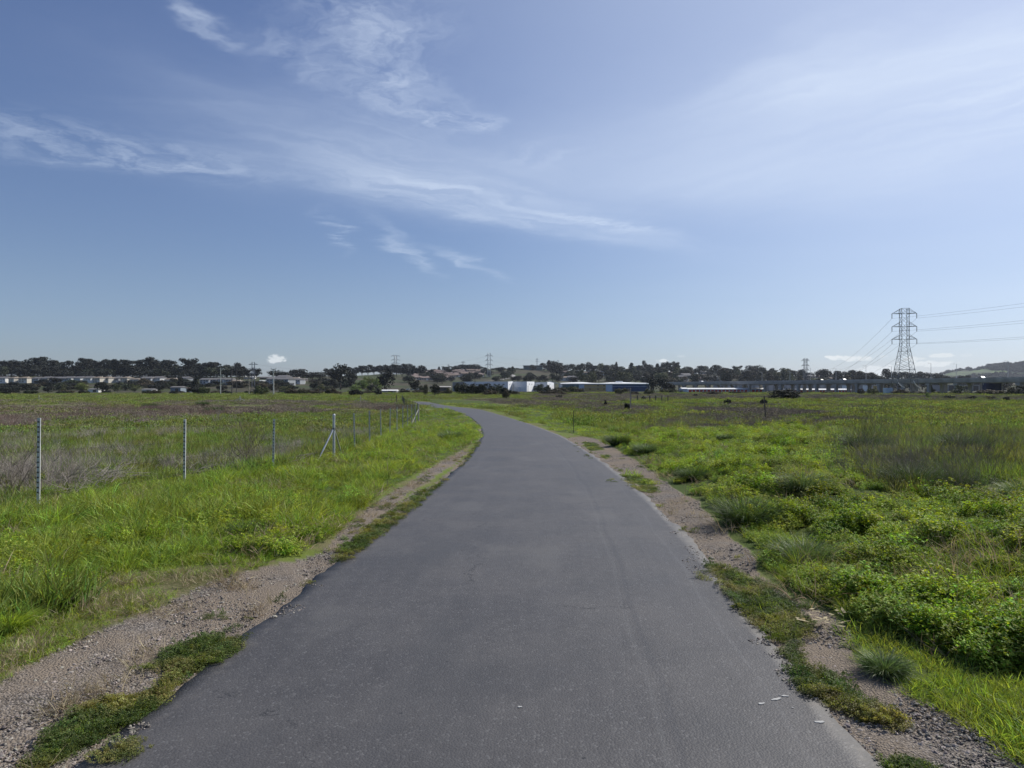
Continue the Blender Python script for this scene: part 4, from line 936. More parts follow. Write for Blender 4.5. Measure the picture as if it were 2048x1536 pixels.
util_pole(473, 735, 360, .16, woodd, 'thin dark pole partly hidden in front of a tall tree near the left', ((737, 3),), 'cross')
util_pole(498, 753, 320, .18, woodp, 'short pale pole standing between the dark poles and the round green bush', ((756, 2.0),), 'cross')
util_pole(547, 738, 300, .24, mat('pale_pole', (0.45, 0.45, 0.44)), 'pale straight pole with a short top crossarm under the small cloud', ((738.5, 5.0), (744, 2.5)), 'cross')
x_ = wx_(506.5, 620); g = gz1(x_, 620); root = empty('transmission_pole_pair', (x_, 620, g), label='pair of tall thin steel poles with three shared crossarms above the left trees', cat='utility pole')
for sx in (-1.1, 1.1): b = MB(); b.tube((sx, 0, 0), (sx, 0, wz_(724, 620) - g), .45, .30, seg=6); b.build('pole', lattice, root)
pair = []
for ay, w_ in ((729, 9), (738, 9.5), (747, 7)):
    b = MB(); z = wz_(ay, 620) - g; s = 620 / F; b.box((0, 0, z), (w_ * 2 * s, .35, .4)); b.tube((-w_ * s, 0, z), (0, 0, z + 1.6), .14, seg=4); b.tube((w_ * s, 0, z), (0, 0, z + 1.6), .14, seg=4); b.build('crossarm', lattice, root); pair.append((x_ + w_ * s, 620, z + g))
for i, p_ in enumerate(pair[:2]): wire('power_cable', p_, (wx_(700 + i * 20, 980), 980, wz_((737, 745)[i], 980)), 4, .06, ('upper' if i == 0 else 'lower') + ' cable running right from the pair of tall thin steel poles')
def tall_stick(px, top, Y, label, m=lattice_l, r=.09):
    x_ = wx_(px, Y); g = gz1(x_, Y); H = wz_(top, Y) - g; b = MB(); b.tube((0, 0, 0), (0, 0, H), r * 1.5, r, seg=6); b.box((0, 0, H), (r * 4, r * 3, r * 2)); b.build('lamp_pole', m, loc=(x_, Y, g), label=label, cat='lamp pole')
tall_stick(950, 741, 520, 'tall slim lamp pole in front of the grey end of the white warehouse', woodd, .16)
tall_stick(1056, 772, 500, 'short thin lamp pole against the lit end wall of the white warehouse', woodd, .12)
tall_stick(1192, 752, 620, 'tall slim lamp pole behind the ochre wall panels', woodd, .14)

# ------------------------------------------------------------------ raised highway
def vx(Y): return 227 - .41 * (Y - 315)
vroot = empty('highway_viaduct', (vx(430), 430, gz1(vx(430), 430)), label='long raised concrete highway on many columns behind the tall pylon', cat='highway viaduct'); vo = vroot.location
def vtop(Y): return float(np.interp(Y, [150, 315, 437, 563, 640], [6.6, 6.2, 5.95, 5.9, 5.5]))
YS = list(range(150, 645, 12)); off_n = Vector((1, .41, 0)).normalized()
def vsweep(name, o1, o2, zt, zb, m, parent=vroot):
    b = MB()
    for i in range(len(YS) - 1):
        P_ = []
        for Y in (YS[i], YS[i + 1]):
            for o_ in (o1, o2):
                for z in (zb, zt): P_.append((vx(Y) + off_n.x * o_ - vo.x, Y + off_n.y * o_ - vo.y, vtop(Y) + z - vo.z))
        a0, a1, a2, a3, b0, b1_, b2, b3 = P_
        b.poly((a1, b1_, b3, a3)); b.poly((a0, a2, b2, b0)); b.poly((a0, b0, b1_, a1)); b.poly((a2, a3, b3, b2))
    return b.build(name, m, parent)
vsweep('deck', 0, 12, -.8, -2.0, conc); vsweep('barrier', -.25, 0.0, 0.0, -1.1, conc); vsweep('barrier', 12.0, 12.25, 0.0, -1.1, conc); vsweep('girder', 1.5, 10.5, -2.0, -2.5, conc)
rr = random.Random(3); Yc = 250.0; n = 0
while Yc < 636:
    for o_ in (1.2, 10.8):
        b = MB(); cx_, cy_ = vx(Yc) + off_n.x * o_, Yc + off_n.y * o_; g = gz1(cx_, cy_); h = vtop(Yc) - 2.5 - g
        b.box((0, 0, h / 2 - .5), (1.7, 1.2, h + 1.0), .39); b.box((0, 0, h - .4), (2.3, 1.9, .8), .39); b.build('column', conc, vroot, loc=(cx_ - vo.x, cy_ - vo.y, g - vo.z))
    Yc += 13.5
# second carriageway seen behind the first
v2 = empty('highway_viaduct', (vx(430) + 24, 440, gz1(vx(430), 430)), label='farther parallel carriageway of the raised highway, mostly hidden behind the nearer one', cat='highway viaduct'); vo = v2.location
vsweep('deck', 19, 31, -.55, -1.6, conc, v2); vsweep('barrier', 18.75, 19, .35, -.8, conc, v2)
Yc = 256.0
while Yc < 636:
    b = MB(); cx_, cy_ = vx(Yc) + off_n.x * 22, Yc + off_n.y * 22; g = gz1(cx_, cy_); h = vtop(Yc) - 1.6 - g
    b.box((0, 0, h / 2 - .5), (1.7, 1.2, h + 1.0), .39); b.box((0, 0, h - .3), (4, 1.6, .6), .39); b.build('column', conc, v2, loc=(cx_ - vo.x, cy_ - vo.y, g - vo.z)); Yc += 18
# highway lamps
lp = [(2016, 721.5, 0), (1913, 728, 0), (1862, 726.5, 0), (1783, 733, 0), (1732, 731, 0), (1672, 737, 0), (1621, 736, 0), (1580, 742, 0), (1524, 744, 0)]
lroot = None
for i, (px, tp, _) in enumerate(lp):
    u = (px - CX) / F; Y = (227 + .41 * 315 + 6.2) / (u + .41); zb = vtop(Y) - .8; H = wz_(tp, Y) - zb
    root = empty('street_lamp', (wx_(px, Y), Y, zb), label='%s thin lamp pole from the right on the raised highway' % ORD[i] if i else 'rightmost thin lamp pole on the raised highway before the green hill', cat='street lamp', group='lamp poles on the raised highway')
    b = MB(); b.tube((0, 0, 0), (0, 0, H), .13, .08, seg=6); b.build('pole', lattice_l, root)
    b = MB(); b.tube((0, 0, H - .1), (-1.3, -.4, H), .05, seg=5); b.box((-1.5, -.45, H), (.7, .3, .14), .3); b.build('lamp_head', lattice_l, root)

# ------------------------------------------------------------------ vehicles
tyre = mat('tyre', (0.02, 0.02, 0.02), .8, .1, 3)
CARC = {'white': mat('white_car_paint', (0.75, 0.75, 0.74), .3, .03, 1), 'silver': mat('silver_car_paint', (0.45, 0.46, 0.48), .3, .05, 1, metal=.4), 'dark': mat('dark_car_paint', (0.03, 0.035, 0.045), .3, .05, 1)}
def car(col):
    root = empty('car'); b = MB()
    prof = [(-2.2, .35), (2.2, .35), (2.25, .75), (1.3, .9), (.7, 1.42), (-1.2, 1.45), (-1.9, .95), (-2.25, .85)]
    for s, k_ in ((-.88, 1), (.88, -1)): b.poly([(x_, s, z) for x_, z in prof[::k_]])
    for i in range(len(prof)):
        j = (i + 1) % len(prof); b.poly([(prof[i][0], .88, prof[i][1]), (prof[j][0], .88, prof[j][1]), (prof[j][0], -.88, prof[j][1]), (prof[i][0], -.88, prof[i][1])])
    b.build('body', CARC[col], root)
    b = MB()
    for s in (-1, 1): b.box((-.25, s * .885, 1.15), (1.7, .012, .36))
    b.build('window', glassd, root)
    for sx in (-1.4, 1.4):
        for sy in (-.8, .8): b = MB(); b.tube((sx, sy - .12, .34), (sx, sy + .12, .34), .34, seg=12); b.build('wheel', tyre, root)
    return root
protos = {c: car(c) for c in CARC}; used = set()
def park(px, py, Y, col, rz, label, group, z=None):
    o = protos[col] if col not in used else copy_tree(protos[col]); used.add(col)
    x_ = wx_(px, Y); o.location = (x_, Y, gz1(x_, Y) if z is None else z); o.rotation_euler.z = rz; tag(o, label, 'car', group)
G1 = 'cars parked on the left hillside'
for i, (px, c) in enumerate(((522, 'white'), (527, 'white'), (532, 'silver'), (537, 'white'), (541.5, 'white'))):
    x_, y_, z_ = at(px, 763); park(px, 0, y_, c, 1.4, '%s car from the left in the parked row below the dark hillside roof' % ORD[i], G1)
for px, c, l_ in ((1685, 'white', 'white car driving on the raised highway left of the tall pylon'), (1640, 'dark', 'dark car driving on the raised highway near the smaller pylon'), (1402, 'white', 'white car driving on the far left part of the raised highway'), (1960, 'silver', 'silver car driving on the raised highway toward the right edge')):
    u = (px - CX) / F; Y = (227 + .41 * 315 + 3) / (u + .41); park(px, 0, Y, c, 1.96, l_, 'cars driving on the raised highway', z=vtop(Y) - .8)
for i, (px, py, c) in enumerate(((806, 779.5, 'dark'), (817, 779.5, 'white'), (826, 779.5, 'white'), (835, 779.8, 'silver'))):
    x_, y_, z_ = at(px, 781); park(px, 0, y_ + 12, c, .1, '%s car from the left parked low beyond the field near the shed' % ORD[i], 'cars parked beyond the fence corner')
# ------------------------------------------------------------------ buildings
def building(name, px0, px1, Y, top, label, m, depth=25, cat='building', roof=None, group=None, base=None):
    x0, x1 = wx_(px0, Y), wx_(px1, Y); xc = (x0 + x1) / 2; g = gz1(xc, Y) if base is None else base; H = wz_(top, Y) - g
    root = empty(name, (xc, Y, g), label=label, cat=cat, group=group); w = x1 - x0
    b = MB(); b.box((0, depth / 2, H / 2 - .5), (w, depth, H + 1)); b.build('wall', m, root)
    return root, x0, x1, g, H
# white warehouse with slanting lit end walls
Y0 = 560; wr = empty('warehouse', (wx_(1000, Y0), Y0, gz1(wx_(1000, Y0), Y0)), label='white warehouse with slanting bright end walls behind the dark bushes', cat='warehouse'); wo = wr.location
def wallstrip(name, px0, px1, Ya, Yb, top0, top1, m, thick=.4, bot=0.0):
    """a wall panel from (px0, Ya) to (px1, Yb) with its own real thickness"""
    a_ = (wx_(px0, Ya), Ya); c_ = (wx_(px1, Yb), Yb); d = Vector((c_[0] - a_[0], c_[1] - a_[1], 0)); n_ = Vector((-d.y, d.x, 0)).normalized() * thick; b = MB()
    P = [(a_[0], a_[1]), (c_[0], c_[1]), (c_[0] + n_.x, c_[1] + n_.y), (a_[0] + n_.x, a_[1] + n_.y)]; tops = [top0, top1, top1, top0]
    lo = [(x_ - wo.x, y_ - wo.y, -1) for x_, y_ in P]; hi = [(x_ - wo.x, y_ - wo.y, t_) for (x_, y_), t_ in zip(P, tops)]
    b.poly(lo[::-1]); b.poly(hi)
    for i in range(4): j = (i + 1) % 4; b.poly((lo[i], lo[j], hi[j], hi[i]))
    return b.build(name, m, wr)
H_ = wz_(763.2, 560) - wo.z
wallstrip('wall', 905, 929, 590, 572, H_ * .98, H_ * 1.0, grey_w)
wallstrip('wall', 929, 1016, 572, 560, H_, H_, white_w)
w1 = wallstrip('end_wall', 1016, 1025.5, 560, 572, H_, H_ + .3, white_w)
wallstrip('wall', 1026, 1053, 572, 556, H_, H_, white_w)
wallstrip('end_wall', 1053, 1069, 556, 576, H_, H_ + .1, white_w)
wallstrip('wall', 1069.5, 1094, 578, 566, H_ * .92, H_ * .95, white_w)
wallstrip('end_wall', 1094, 1108, 566, 584, H_ * .98, H_ * .98, white_w)
b = MB()
for (pa, pb) in ((905, 1016), (1027, 1053), (1070, 1094)):
    xa, xb = wx_(pa, 575) - wo.x, wx_(pb, 575) - wo.x; b.box(((xa + xb) / 2, 45, H_ - .6), (xb - xa, 56, .5)); 
b.build('roof', grey_w, wr)
b = MB()
for i in range(9): px = 935 + i * 9; b.box((wx_(px, 560) - wo.x, 572 - (px - 929) * .138 - wo.y - .28, H_ * .72), (1.6, .12, .7))
b.build('window', glassd, wr)
for px, Y, w_ in ((1032, 567, 3.2), (1040, 562.5, 3.2), (1048, 558, 3.0)):
    b = MB(); b.box((wx_(px, Y) - wo.x, Y - wo.y - .5, 1.8), (w_, .15, 3.4)); b.build('roller_door', roof_w, wr)
for px, Y in ((1020, 564), (1059, 563), (1064, 569), (1100, 573)):
    b = MB(); b.box((wx_(px, Y) - wo.x, Y - wo.y - .6, H_ * .75), (.5, .5, .4)); b.build('wall_lamp', woodd, wr)
# sloping canopy between warehouse and the blue building
cr = empty('canopy', (wx_(1110, 556), 556, gz1(wx_(1110, 556), 556)), label='white sloping canopy on posts between the white warehouse and the teal wall', cat='canopy'); co = cr.location
b = MB(); x0, x1 = wx_(1099, 556) - co.x, wx_(1123, 556) - co.x; z0, z1 = wz_(761.5, 556) - co.z, wz_(768.5, 556) - co.z
for k_ in range(2):
    pass
b.poly([(x0, 0, z0), (x1, 0, z1), (x1, 8, z1), (x0, 8, z0)]); b.poly([(x0, 0, z0 - .5), (x0, 8, z0 - .5), (x1, 8, z1 - .5), (x1, 0, z1 - .5)]); b.poly([(x0, 0, z0), (x0, 0, z0 - .5), (x1, 0, z1 - .5), (x1, 0, z1)]); b.poly([(x1, 0, z1), (x1, 0, z1 - .5), (x1, 8, z1 - .5), (x1, 8, z1)]); b.poly([(x0, 8, z0), (x0, 8, z0 - .5), (x0, 0, z0 - .5), (x0, 0, z0)])
b.build('roof', roof_w, cr)
for f in (.45, .97): b = MB(); x_ = x0 + (x1 - x0) * f; zz = z0 + (z1 - z0) * f - .5; b.box((x_, .5, zz / 2), (.5, .5, zz)); b.build('post', grey_w, cr)
# long colourful building
lb, x0, x1, g, H = building('warehouse', 1124, 1299, 560, 768.2, 'long low building with teal, ochre and dark blue wall panels under a white roof', lblue, 40, 'warehouse')
lb['label'] = 'long low building with teal, ochre and dark blue wall panels under a white roof'; lo_ = lb.location
def panel(name, px0, px1, t0, t1, m, out=.25):
    b = MB(); xa, xb = wx_(px0, 560) - lo_.x, wx_(px1, 560) - lo_.x; za, zb = wz_(t1, 560) - g, wz_(t0, 560) - g; b.box(((xa + xb) / 2, -out / 2, (za + zb) / 2), (xb - xa, out, zb - za)); return b.build(name, m, lb)
panel('wall_panel', 1125, 1157.5, 769.2, 785, teal); panel('wall_panel', 1168.5, 1211.5, 769.2, 785, yell); panel('wall_panel', 1225, 1298, 769.2, 785, dblue)
panel('trim', 1225.5, 1297, 772.6, 773.1, lblue, .34); panel('trim', 1125.5, 1157, 771.4, 771.8, grey_w, .34); panel('trim', 1169, 1211, 773.8, 774.6, conc, .34)
for px, a_, c_ in ((1196, 770.5, 772.2), (1208, 770.5, 772.2), (1180, 777.3, 779), (1196, 777.3, 779), (1208, 777.3, 779)): panel('window', px - 1.6, px + 1.6, a_, c_, glassd, .36)
b = MB(); n = 24; prof = [(1122, 766.6), (1150, 765.2), (1168, 764.8), (1190, 766.6), (1205, 767.0), (1225, 765.6), (1250, 764.8), (1275, 765.8), (1301, 766.8)]
P = [(wx_(a_, 560) - lo_.x, wz_(c_, 560) - g) for a_, c_ in prof]
for i in range(len(P) - 1):
    (xa, za), (xb, zb) = P[i], P[i + 1]; lo = H + .004
    b.poly([(xa, -.9, lo), (xb, -.9, lo), (xb, -.9, lo + .45), (xa, -.9, lo + .45)]); b.poly([(xa, -.9, lo + .45), (xb, -.9, lo + .45), (xb, 18, zb + .4), (xa, 18, za + .4)]); b.poly([(xa, 18, za + .4), (xb, 18, zb + .4), (xb, 41, lo), (xa, 41, lo)]); b.poly([(xa, -.9, lo), (xa, 41, lo), (xb, 41, lo), (xb, -.9, lo)])
b.build('roof', roof_w, lb)
b = MB(); b.box((wx_(1238.5, 575) - lo_.x, 16, H + 1.4), (5.2, 4, 2.2)); b.box((wx_(1238.5, 575) - lo_.x, 13.97, H + 1.3), (3.2, .05, 1.0)); b.build('roof_unit', roof_w, lb)
# storage sheds with red doors
def sheds(px0, px1, Y, top, doors, label, dcol=red_d):
    r_1, x0, x1, g, H = building('storage_shed', px0, px1, Y, top, label, lblue, 9, 'storage shed'); w = (x1 - x0); b = MB()
    b.poly([(-w / 2 - .3, -.5, H), (w / 2 + .3, -.5, H), (w / 2 + .3, 4.5, H + .8), (-w / 2 - .3, 4.5, H + .8)]); b.poly([(-w / 2 - .3, 4.5, H + .8), (w / 2 + .3, 4.5, H + .8), (w / 2 + .3, 9.5, H), (-w / 2 - .3, 9.5, H)])
    for s in (-1, 1): b.poly([(s * (w / 2 + .3), -.5, H), (s * (w / 2 + .3), 9.5, H), (s * (w / 2 + .3), 4.5, H + .8)])
    b.poly([(-w / 2 - .3, -.5, H), (-w / 2 - .3, 9.5, H), (w / 2 + .3, 9.5, H), (w / 2 + .3, -.5, H)]); b.build('roof', roof_w, r_1)
    for i in range(doors):
        b = MB(); xc = -w / 2 + w * (i + .6) / doors; dw = w / doors * .72; b.box((xc, -.06, H * .44 - .2), (dw, .12, H * .86)); b.build('roller_door', dcol, r_1)
sheds(1376, 1532, 480, 778.2, 21, 'long white storage building with a row of red roller doors behind the brown field')
sheds(1364.5, 1375, 474, 777.5, 2, 'small pale blue shed at the left end of the red-door storage row', lblue)
sheds(1560, 1702, 470, 779.6, 22, 'low white storage building with small red doors right of the dome-shaped bush')
# pale blocks seen between the columns
def block(px0, px1, Y, top, label, m, cols=0, m2=None, depth=22):
    r_1, x0, x1, g, H = building('industrial_building', px0, px1, Y, top, label, m, depth, 'industrial building'); w = x1 - x0
    b = MB(); b.box((0, depth / 2, H + .15), (w + .8, depth + .8, .3)); b.build('roof', grey_w, r_1)
    for i in range(cols): b = MB(); b.box((-w / 2 + w * (i + .5) / cols, -.08, H * .45), (w / cols * .62, .15, H * .8)); b.build('wall_panel', m2, r_1)
block(1440, 1562, 640, 769.2, 'pale grey panelled industrial building seen between the highway columns behind the red-door storage row', tanw2, 9, tanw)
block(1570, 1665, 600, 768.6, 'tan industrial building with pale panels seen between the highway columns below the small pylon', tanw2, 7, tanw)
block(1680, 1742, 560, 768.6, 'tan industrial building with two white doors left of the tall pylon', tanw2, 3, mat('white_cladding', (.7, .7, .7)))
block(1744, 1768, 580, 770, 'small ochre-fronted building just left of the tall pylon under the highway', mat('tan_wall', (.3, .3, .3)), 2, yell)
block(1895, 1960, 610, 770, 'low dark grey building under the highway between tall pylon and navy container', tanw2, 4, woodd)
def container(px0, px1, Y, top, m, label, cat='container'):
    x0, x1 = wx_(px0, Y), wx_(px1, Y); g = gz1((x0 + x1) / 2, Y); H = wz_(top, Y) - g; w = x1 - x0; root = empty('shipping_container', ((x0 + x1) / 2, Y, g), label=label, cat=cat)
    b = MB(); b.box((0, 1.3, H / 2), (w, 2.6, H)); n = max(6, int(w / .8))
    for i in range(n): b.box((-w / 2 + w * (i + .5) / n, -.04, H * .5), (w / n * .45, .08, H * .86))
    b.build('body', m, root)
    for s in (-1, 1): b = MB(); b.box((s * (w / 2 - .1), 1.3, H / 2), (.26, 2.66, H + .1)); b.build('frame', m, root)
container(1972, 2003, 330, 766.5, navy, 'large dark navy container under the highway near the right edge'); container(1772, 1785, 330, 776, lblue, 'small pale blue box container at the left foot of the tall pylon')
container(1360, 1366, 470, 780, grey_w, 'tiny grey box container at the left end of the storage row')
# low sheds beyond the field at left centre
def shed(px0, px1, py_top, Y, m, rm, label, z=None):
    r_1, x0, x1, g, H = building('shed', px0, px1, Y, py_top + 2, label, m, 8, 'shed'); w = x1 - x0; hr = wz_(py_top, Y) - g; b = MB()
    b.poly([(-w / 2 - .5, -.6, H), (w / 2 + .5, -.6, H), (w / 2 + .3, 4, hr), (-w / 2 - .3, 4, hr)]); b.poly([(-w / 2 - .3, 4, hr), (w / 2 + .3, 4, hr), (w / 2 + .5, 8.6, H), (-w / 2 - .5, 8.6, H)]); b.poly([(-w / 2 - .5, -.6, H), (-w / 2 - .3, 4, hr), (-w / 2 - .5, 8.6, H)]); b.poly([(w / 2 + .5, -.6, H), (w / 2 + .5, 8.6, H), (w / 2 + .3, 4, hr)])
    b.poly([(-w / 2 - .5, -.6, H), (-w / 2 - .5, 8.6, H), (w / 2 + .5, 8.6, H), (w / 2 + .5, -.6, H)])
    b.build('roof', rm, r_1); b = MB(); b.box((w * .12, -.06, H * .45), (w * .3, .12, H * .6)); b.build('door', glassd, r_1)
shed(763, 792, 779.3, 430, grey_w, roof_w, 'long low shed with a pale roof beyond the far fence corner')
shed(877, 899, 772.2, 420, woodd, conc_l, 'open dark shed with a pale grey roof left of the dark bush row')
shed(176, 197, 776.5, 480, W_M[0], R_M[0], 'small white gabled shed just above the left field edge'); shed(284, 303, 777, 480, W_M[0], R_M[0], 'small dark shed with a white gable right of the white gabled shed')
shed(341, 361, 772.5, 440, W_M[4], R_M[0], 'slate blue low house below the left house row'); shed(366, 381, 775, 450, W_M[4], R_M[1], 'small slate shed right of the slate blue low house')
shed(585, 612, 756.5, 820, woodd, R_M[0], 'long dark shed high on the hillside under the small cloud') ; shed(520, 541, 753, 830, woodd, R_M[0], 'long dark roofed building above the parked white cars')
shed(488, 508, 752, 845, W_M[0], roof_w, 'white roofed building on the hill behind the pair of tall poles')

# ------------------------------------------------------------------ houses
def house(w, d, h, rise, wm, rm, seed, hip=False, garage=True, two=False):
    root = empty('house'); rr = random.Random(seed)
    b = MB(); b.box((0, 0, h / 2 - 1), (w, d, h + 2)); 
    if not hip:
        for s in (-1, 1): b.poly([(s * w / 2, -d / 2, h), (s * w / 2, d / 2, h), (s * w / 2, 0, h + rise)])
    b.build('wall', wm, root)
    b = MB(); ov = .5; i_ = d * .45 if hip else -ov
    A, B, C_, D__ = (-w / 2 - ov, -d / 2 - ov, h), (w / 2 + ov, -d / 2 - ov, h), (w / 2 + ov, d / 2 + ov, h), (-w / 2 - ov, d / 2 + ov, h); E, F_ = (-w / 2 + i_, 0, h + rise), (w / 2 - i_, 0, h + rise)
    up = lambda p_: (p_[0], p_[1], p_[2] + .25)
    for q in ((A, B, F_, E), (C_, D__, E, F_), (B, C_, F_), (D__, A, E)): b.poly([up(v) for v in q])
    b.poly([A, D__, C_, B])
    for q in ((A, B), (B, C_), (C_, D__), (D__, A)): b.poly([q[0], q[1], up(q[1]), up(q[0])])
    ro = b.build('roof', rm, root)
    b = MB(); b.box((w * .25, .8, h + rise * .8), (.8, .8, 1.6)); b.build('chimney', wm, ro)
    for lv in ([h * .35, h * .78] if two else [h * .55]):
        for fx_ in (-.32, .02, .30):
            if garage and fx_ > .2 and lv < h * .5: continue
            b = MB(); b.box((w * fx_, -d / 2 - .03, lv), (1.7, .06, 1.2)); b.build('window', glassd, root)
    if garage: b = MB(); b.box((w * .3, -d / 2 - .05, 1.2), (w * .28, .1, 2.3)); b.build('garage_door', W_M[0], root)
    return root
HP = [house(13, 10, 5.6, 2.0, W_M[0], R_M[0], 1, two=True), house(12, 10, 5.6, 1.8, W_M[1], R_M[3], 2, hip=True, two=True), house(13, 10, 5.2, 2.0, W_M[2], R_M[0], 3, two=True), house(13, 10, 3.4, 2.0, W_M[3], R_M[2], 4, hip=True), house(15, 9, 3.2, 1.8, W_M[4], R_M[1], 5), house(14, 10, 5.2, 2.2, W_M[3], R_M[1], 6, two=True), house(15, 10, 3.4, 1.5, W_M[0], R_M[3], 7, hip=True)]
hused = set()
def put_house(i, x_, y_, rz, sc, **kw):
    o = HP[i] if i not in hused else copy_tree(HP[i]); hused.add(i); o.location = (x_, y_, gz1(x_, y_)); o.rotation_euler.z = rz; o.scale = (sc,) * 3
    return tag(o, cat='house', **kw)
hcol = ['white', 'cream', 'grey', 'tan', 'slate', 'brown-roofed tan', 'low white']
row = [(9, 0), (31, 1), (52, 1), (78, 2), (97, 0), (115, 2), (128, 2), (143, 0), (162, 0), (181, 0), (199, 1), (217, 1), (236, 2), (255, 1), (277, 6), (297, 2), (319, 0), (346, 6), (372, 2), (414, 2), (427, 2), (446, 0), (458, 2), (474, 6)]
for i, (px, k_) in enumerate(row):
    x_, y_, z_ = at(px, 765.8 if px < 400 else 768.5)
    put_house(k_, x_, y_, random.Random(i).uniform(-.55, -.15), (.84 if k_ != 6 else .95) if px < 400 else .8, label='%s house, %s from the left in the row below the left ridge' % (hcol[k_], ORD[i]), group='houses in a row below the left tree ridge')
for i, (px, py, k_, s) in enumerate(((556, 764, 2, .8), (568, 765, 0, 1.0), (572, 771, 2, 1.1), (590, 766, 6, 1.2), (548, 768, 2, .9), (597, 768, 2, .8))):
    x_, y_, z_ = at(px, py); put_house(k_, x_, y_, -.4, s, label='%s house, %s from the left of the hillside houses under the small cloud' % (hcol[k_], ORD[sorted((556, 568, 572, 590, 548, 597)).index(px)]), group='hillside houses under the small cloud')
rr = random.Random(77); n = 0
for r_i, py in enumerate((744.5, 746.5, 749, 751.5, 754, 757, 760)):
    px = 826 + rr.uniform(0, 6) + (0 if r_i else 40)
    while px < (968 if r_i < 5 else 905):
        if not (r_i > 3 and px > 960):
            x_, y_, z_ = at(px, py + rr.uniform(-.5, .5)); 
            if y_ < 1600: put_house(rr.choice([3, 3, 5, 3]), x_, y_, rr.uniform(-.8, .8), rr.uniform(.8, 1.05), label='tan house with a pinkish brown roof in the dense hillside housing left of the slim hilltop tower', group='dense hillside houses left of the slim hilltop tower')
        px += rr.uniform(6, 9)
rr = random.Random(78)
for i in range(64):
    px = rr.uniform(1130, 1720); top = np.interp(px, [1130, 1300, 1500, 1720], [741, 745, 749, 754]); py = rr.uniform(top, 764)
    x_, y_, z_ = at(px, py)
    if y_ < 1600: put_house(rr.choice([0, 3, 5, 6, 4, 2]), x_, y_, rr.uniform(-.9, .5), rr.uniform(.9, 1.25), label='house half hidden among the dark trees of the wooded right hill', group='houses among the trees of the right hill')
# long green building on the hilltop
gb, x0, x1, g, H = building('large_building', 1047, 1085, 1450, 731.5, 'long grey-green flat roofed building on the hilltop right of the slim lattice tower', mat('green_grey_wall', (0.13, 0.19, 0.18), .7, .1, .2), 20, 'building')
b = MB(); b.box((0, 10, H + .4), (x1 - x0 + 2, 22, .8)); b.build('roof', grey_w, gb); b = MB(); b.box((0, -.1, H * .8), (x1 - x0 - 2, .2, 1.4)); b.build('window_band', glassd, gb)
# road climbing the hill
b = MB(); pts = [at(975, 762.5), at(1000, 760.5), at(1015, 757.5), at(1027, 753), at(1022, 750), at(1012, 747)]
for i in range(len(pts) - 1):
    a_, c_ = Vector(pts[i]), Vector(pts[i + 1]); n_ = 10
    for j in range(n_):
        p_, q = a_.lerp(c_, j / n_), a_.lerp(c_, (j + 1) / n_); d = (q - p_); s = Vector((1, 0, 0)) * 4 + Vector((0, 22, 0)) * 0.3
        P = []
        for w_, sg in ((p_, -1), (p_, 1), (q, 1), (q, -1)): e_ = w_ + s * sg; P.append((e_.x, e_.y, gz1(e_.x, e_.y) + .35))
        b.poly(P)
b.build('hill_road', conc_l, kind='structure')

# ------------------------------------------------------------------ trees
def leafcloud(b, c, r, n, s, rr, flat=1.0, core=.35):
    for _ in range(n):
        v = Vector((rr.gauss(0, 1), rr.gauss(0, 1), rr.gauss(0, 1))).normalized(); q = (core + (1 - core) * rr.random() ** .5)
        p_ = Vector(c) + Vector((v.x * r[0] * q, v.y * r[1] * q, v.z * r[2] * q * flat)); nn = (v + Vector((rr.gauss(0, .7), rr.gauss(0, .7), rr.gauss(0, .7)))).normalized(); u = nn.orthogonal().normalized(); w_ = nn.cross(u)
        t_ = rr.uniform(0, 3.14); u2 = u * math.cos(t_) + w_ * math.sin(t_); w2 = nn.cross(u2); ss = s * rr.uniform(.6, 1.4)
        b.poly([p_ - u2 * ss - w2 * ss * .6, p_ + u2 * ss * .3 - w2 * ss * .8, p_ + u2 * ss + w2 * ss * .2, p_ - u2 * ss * .2 + w2 * ss * .8])
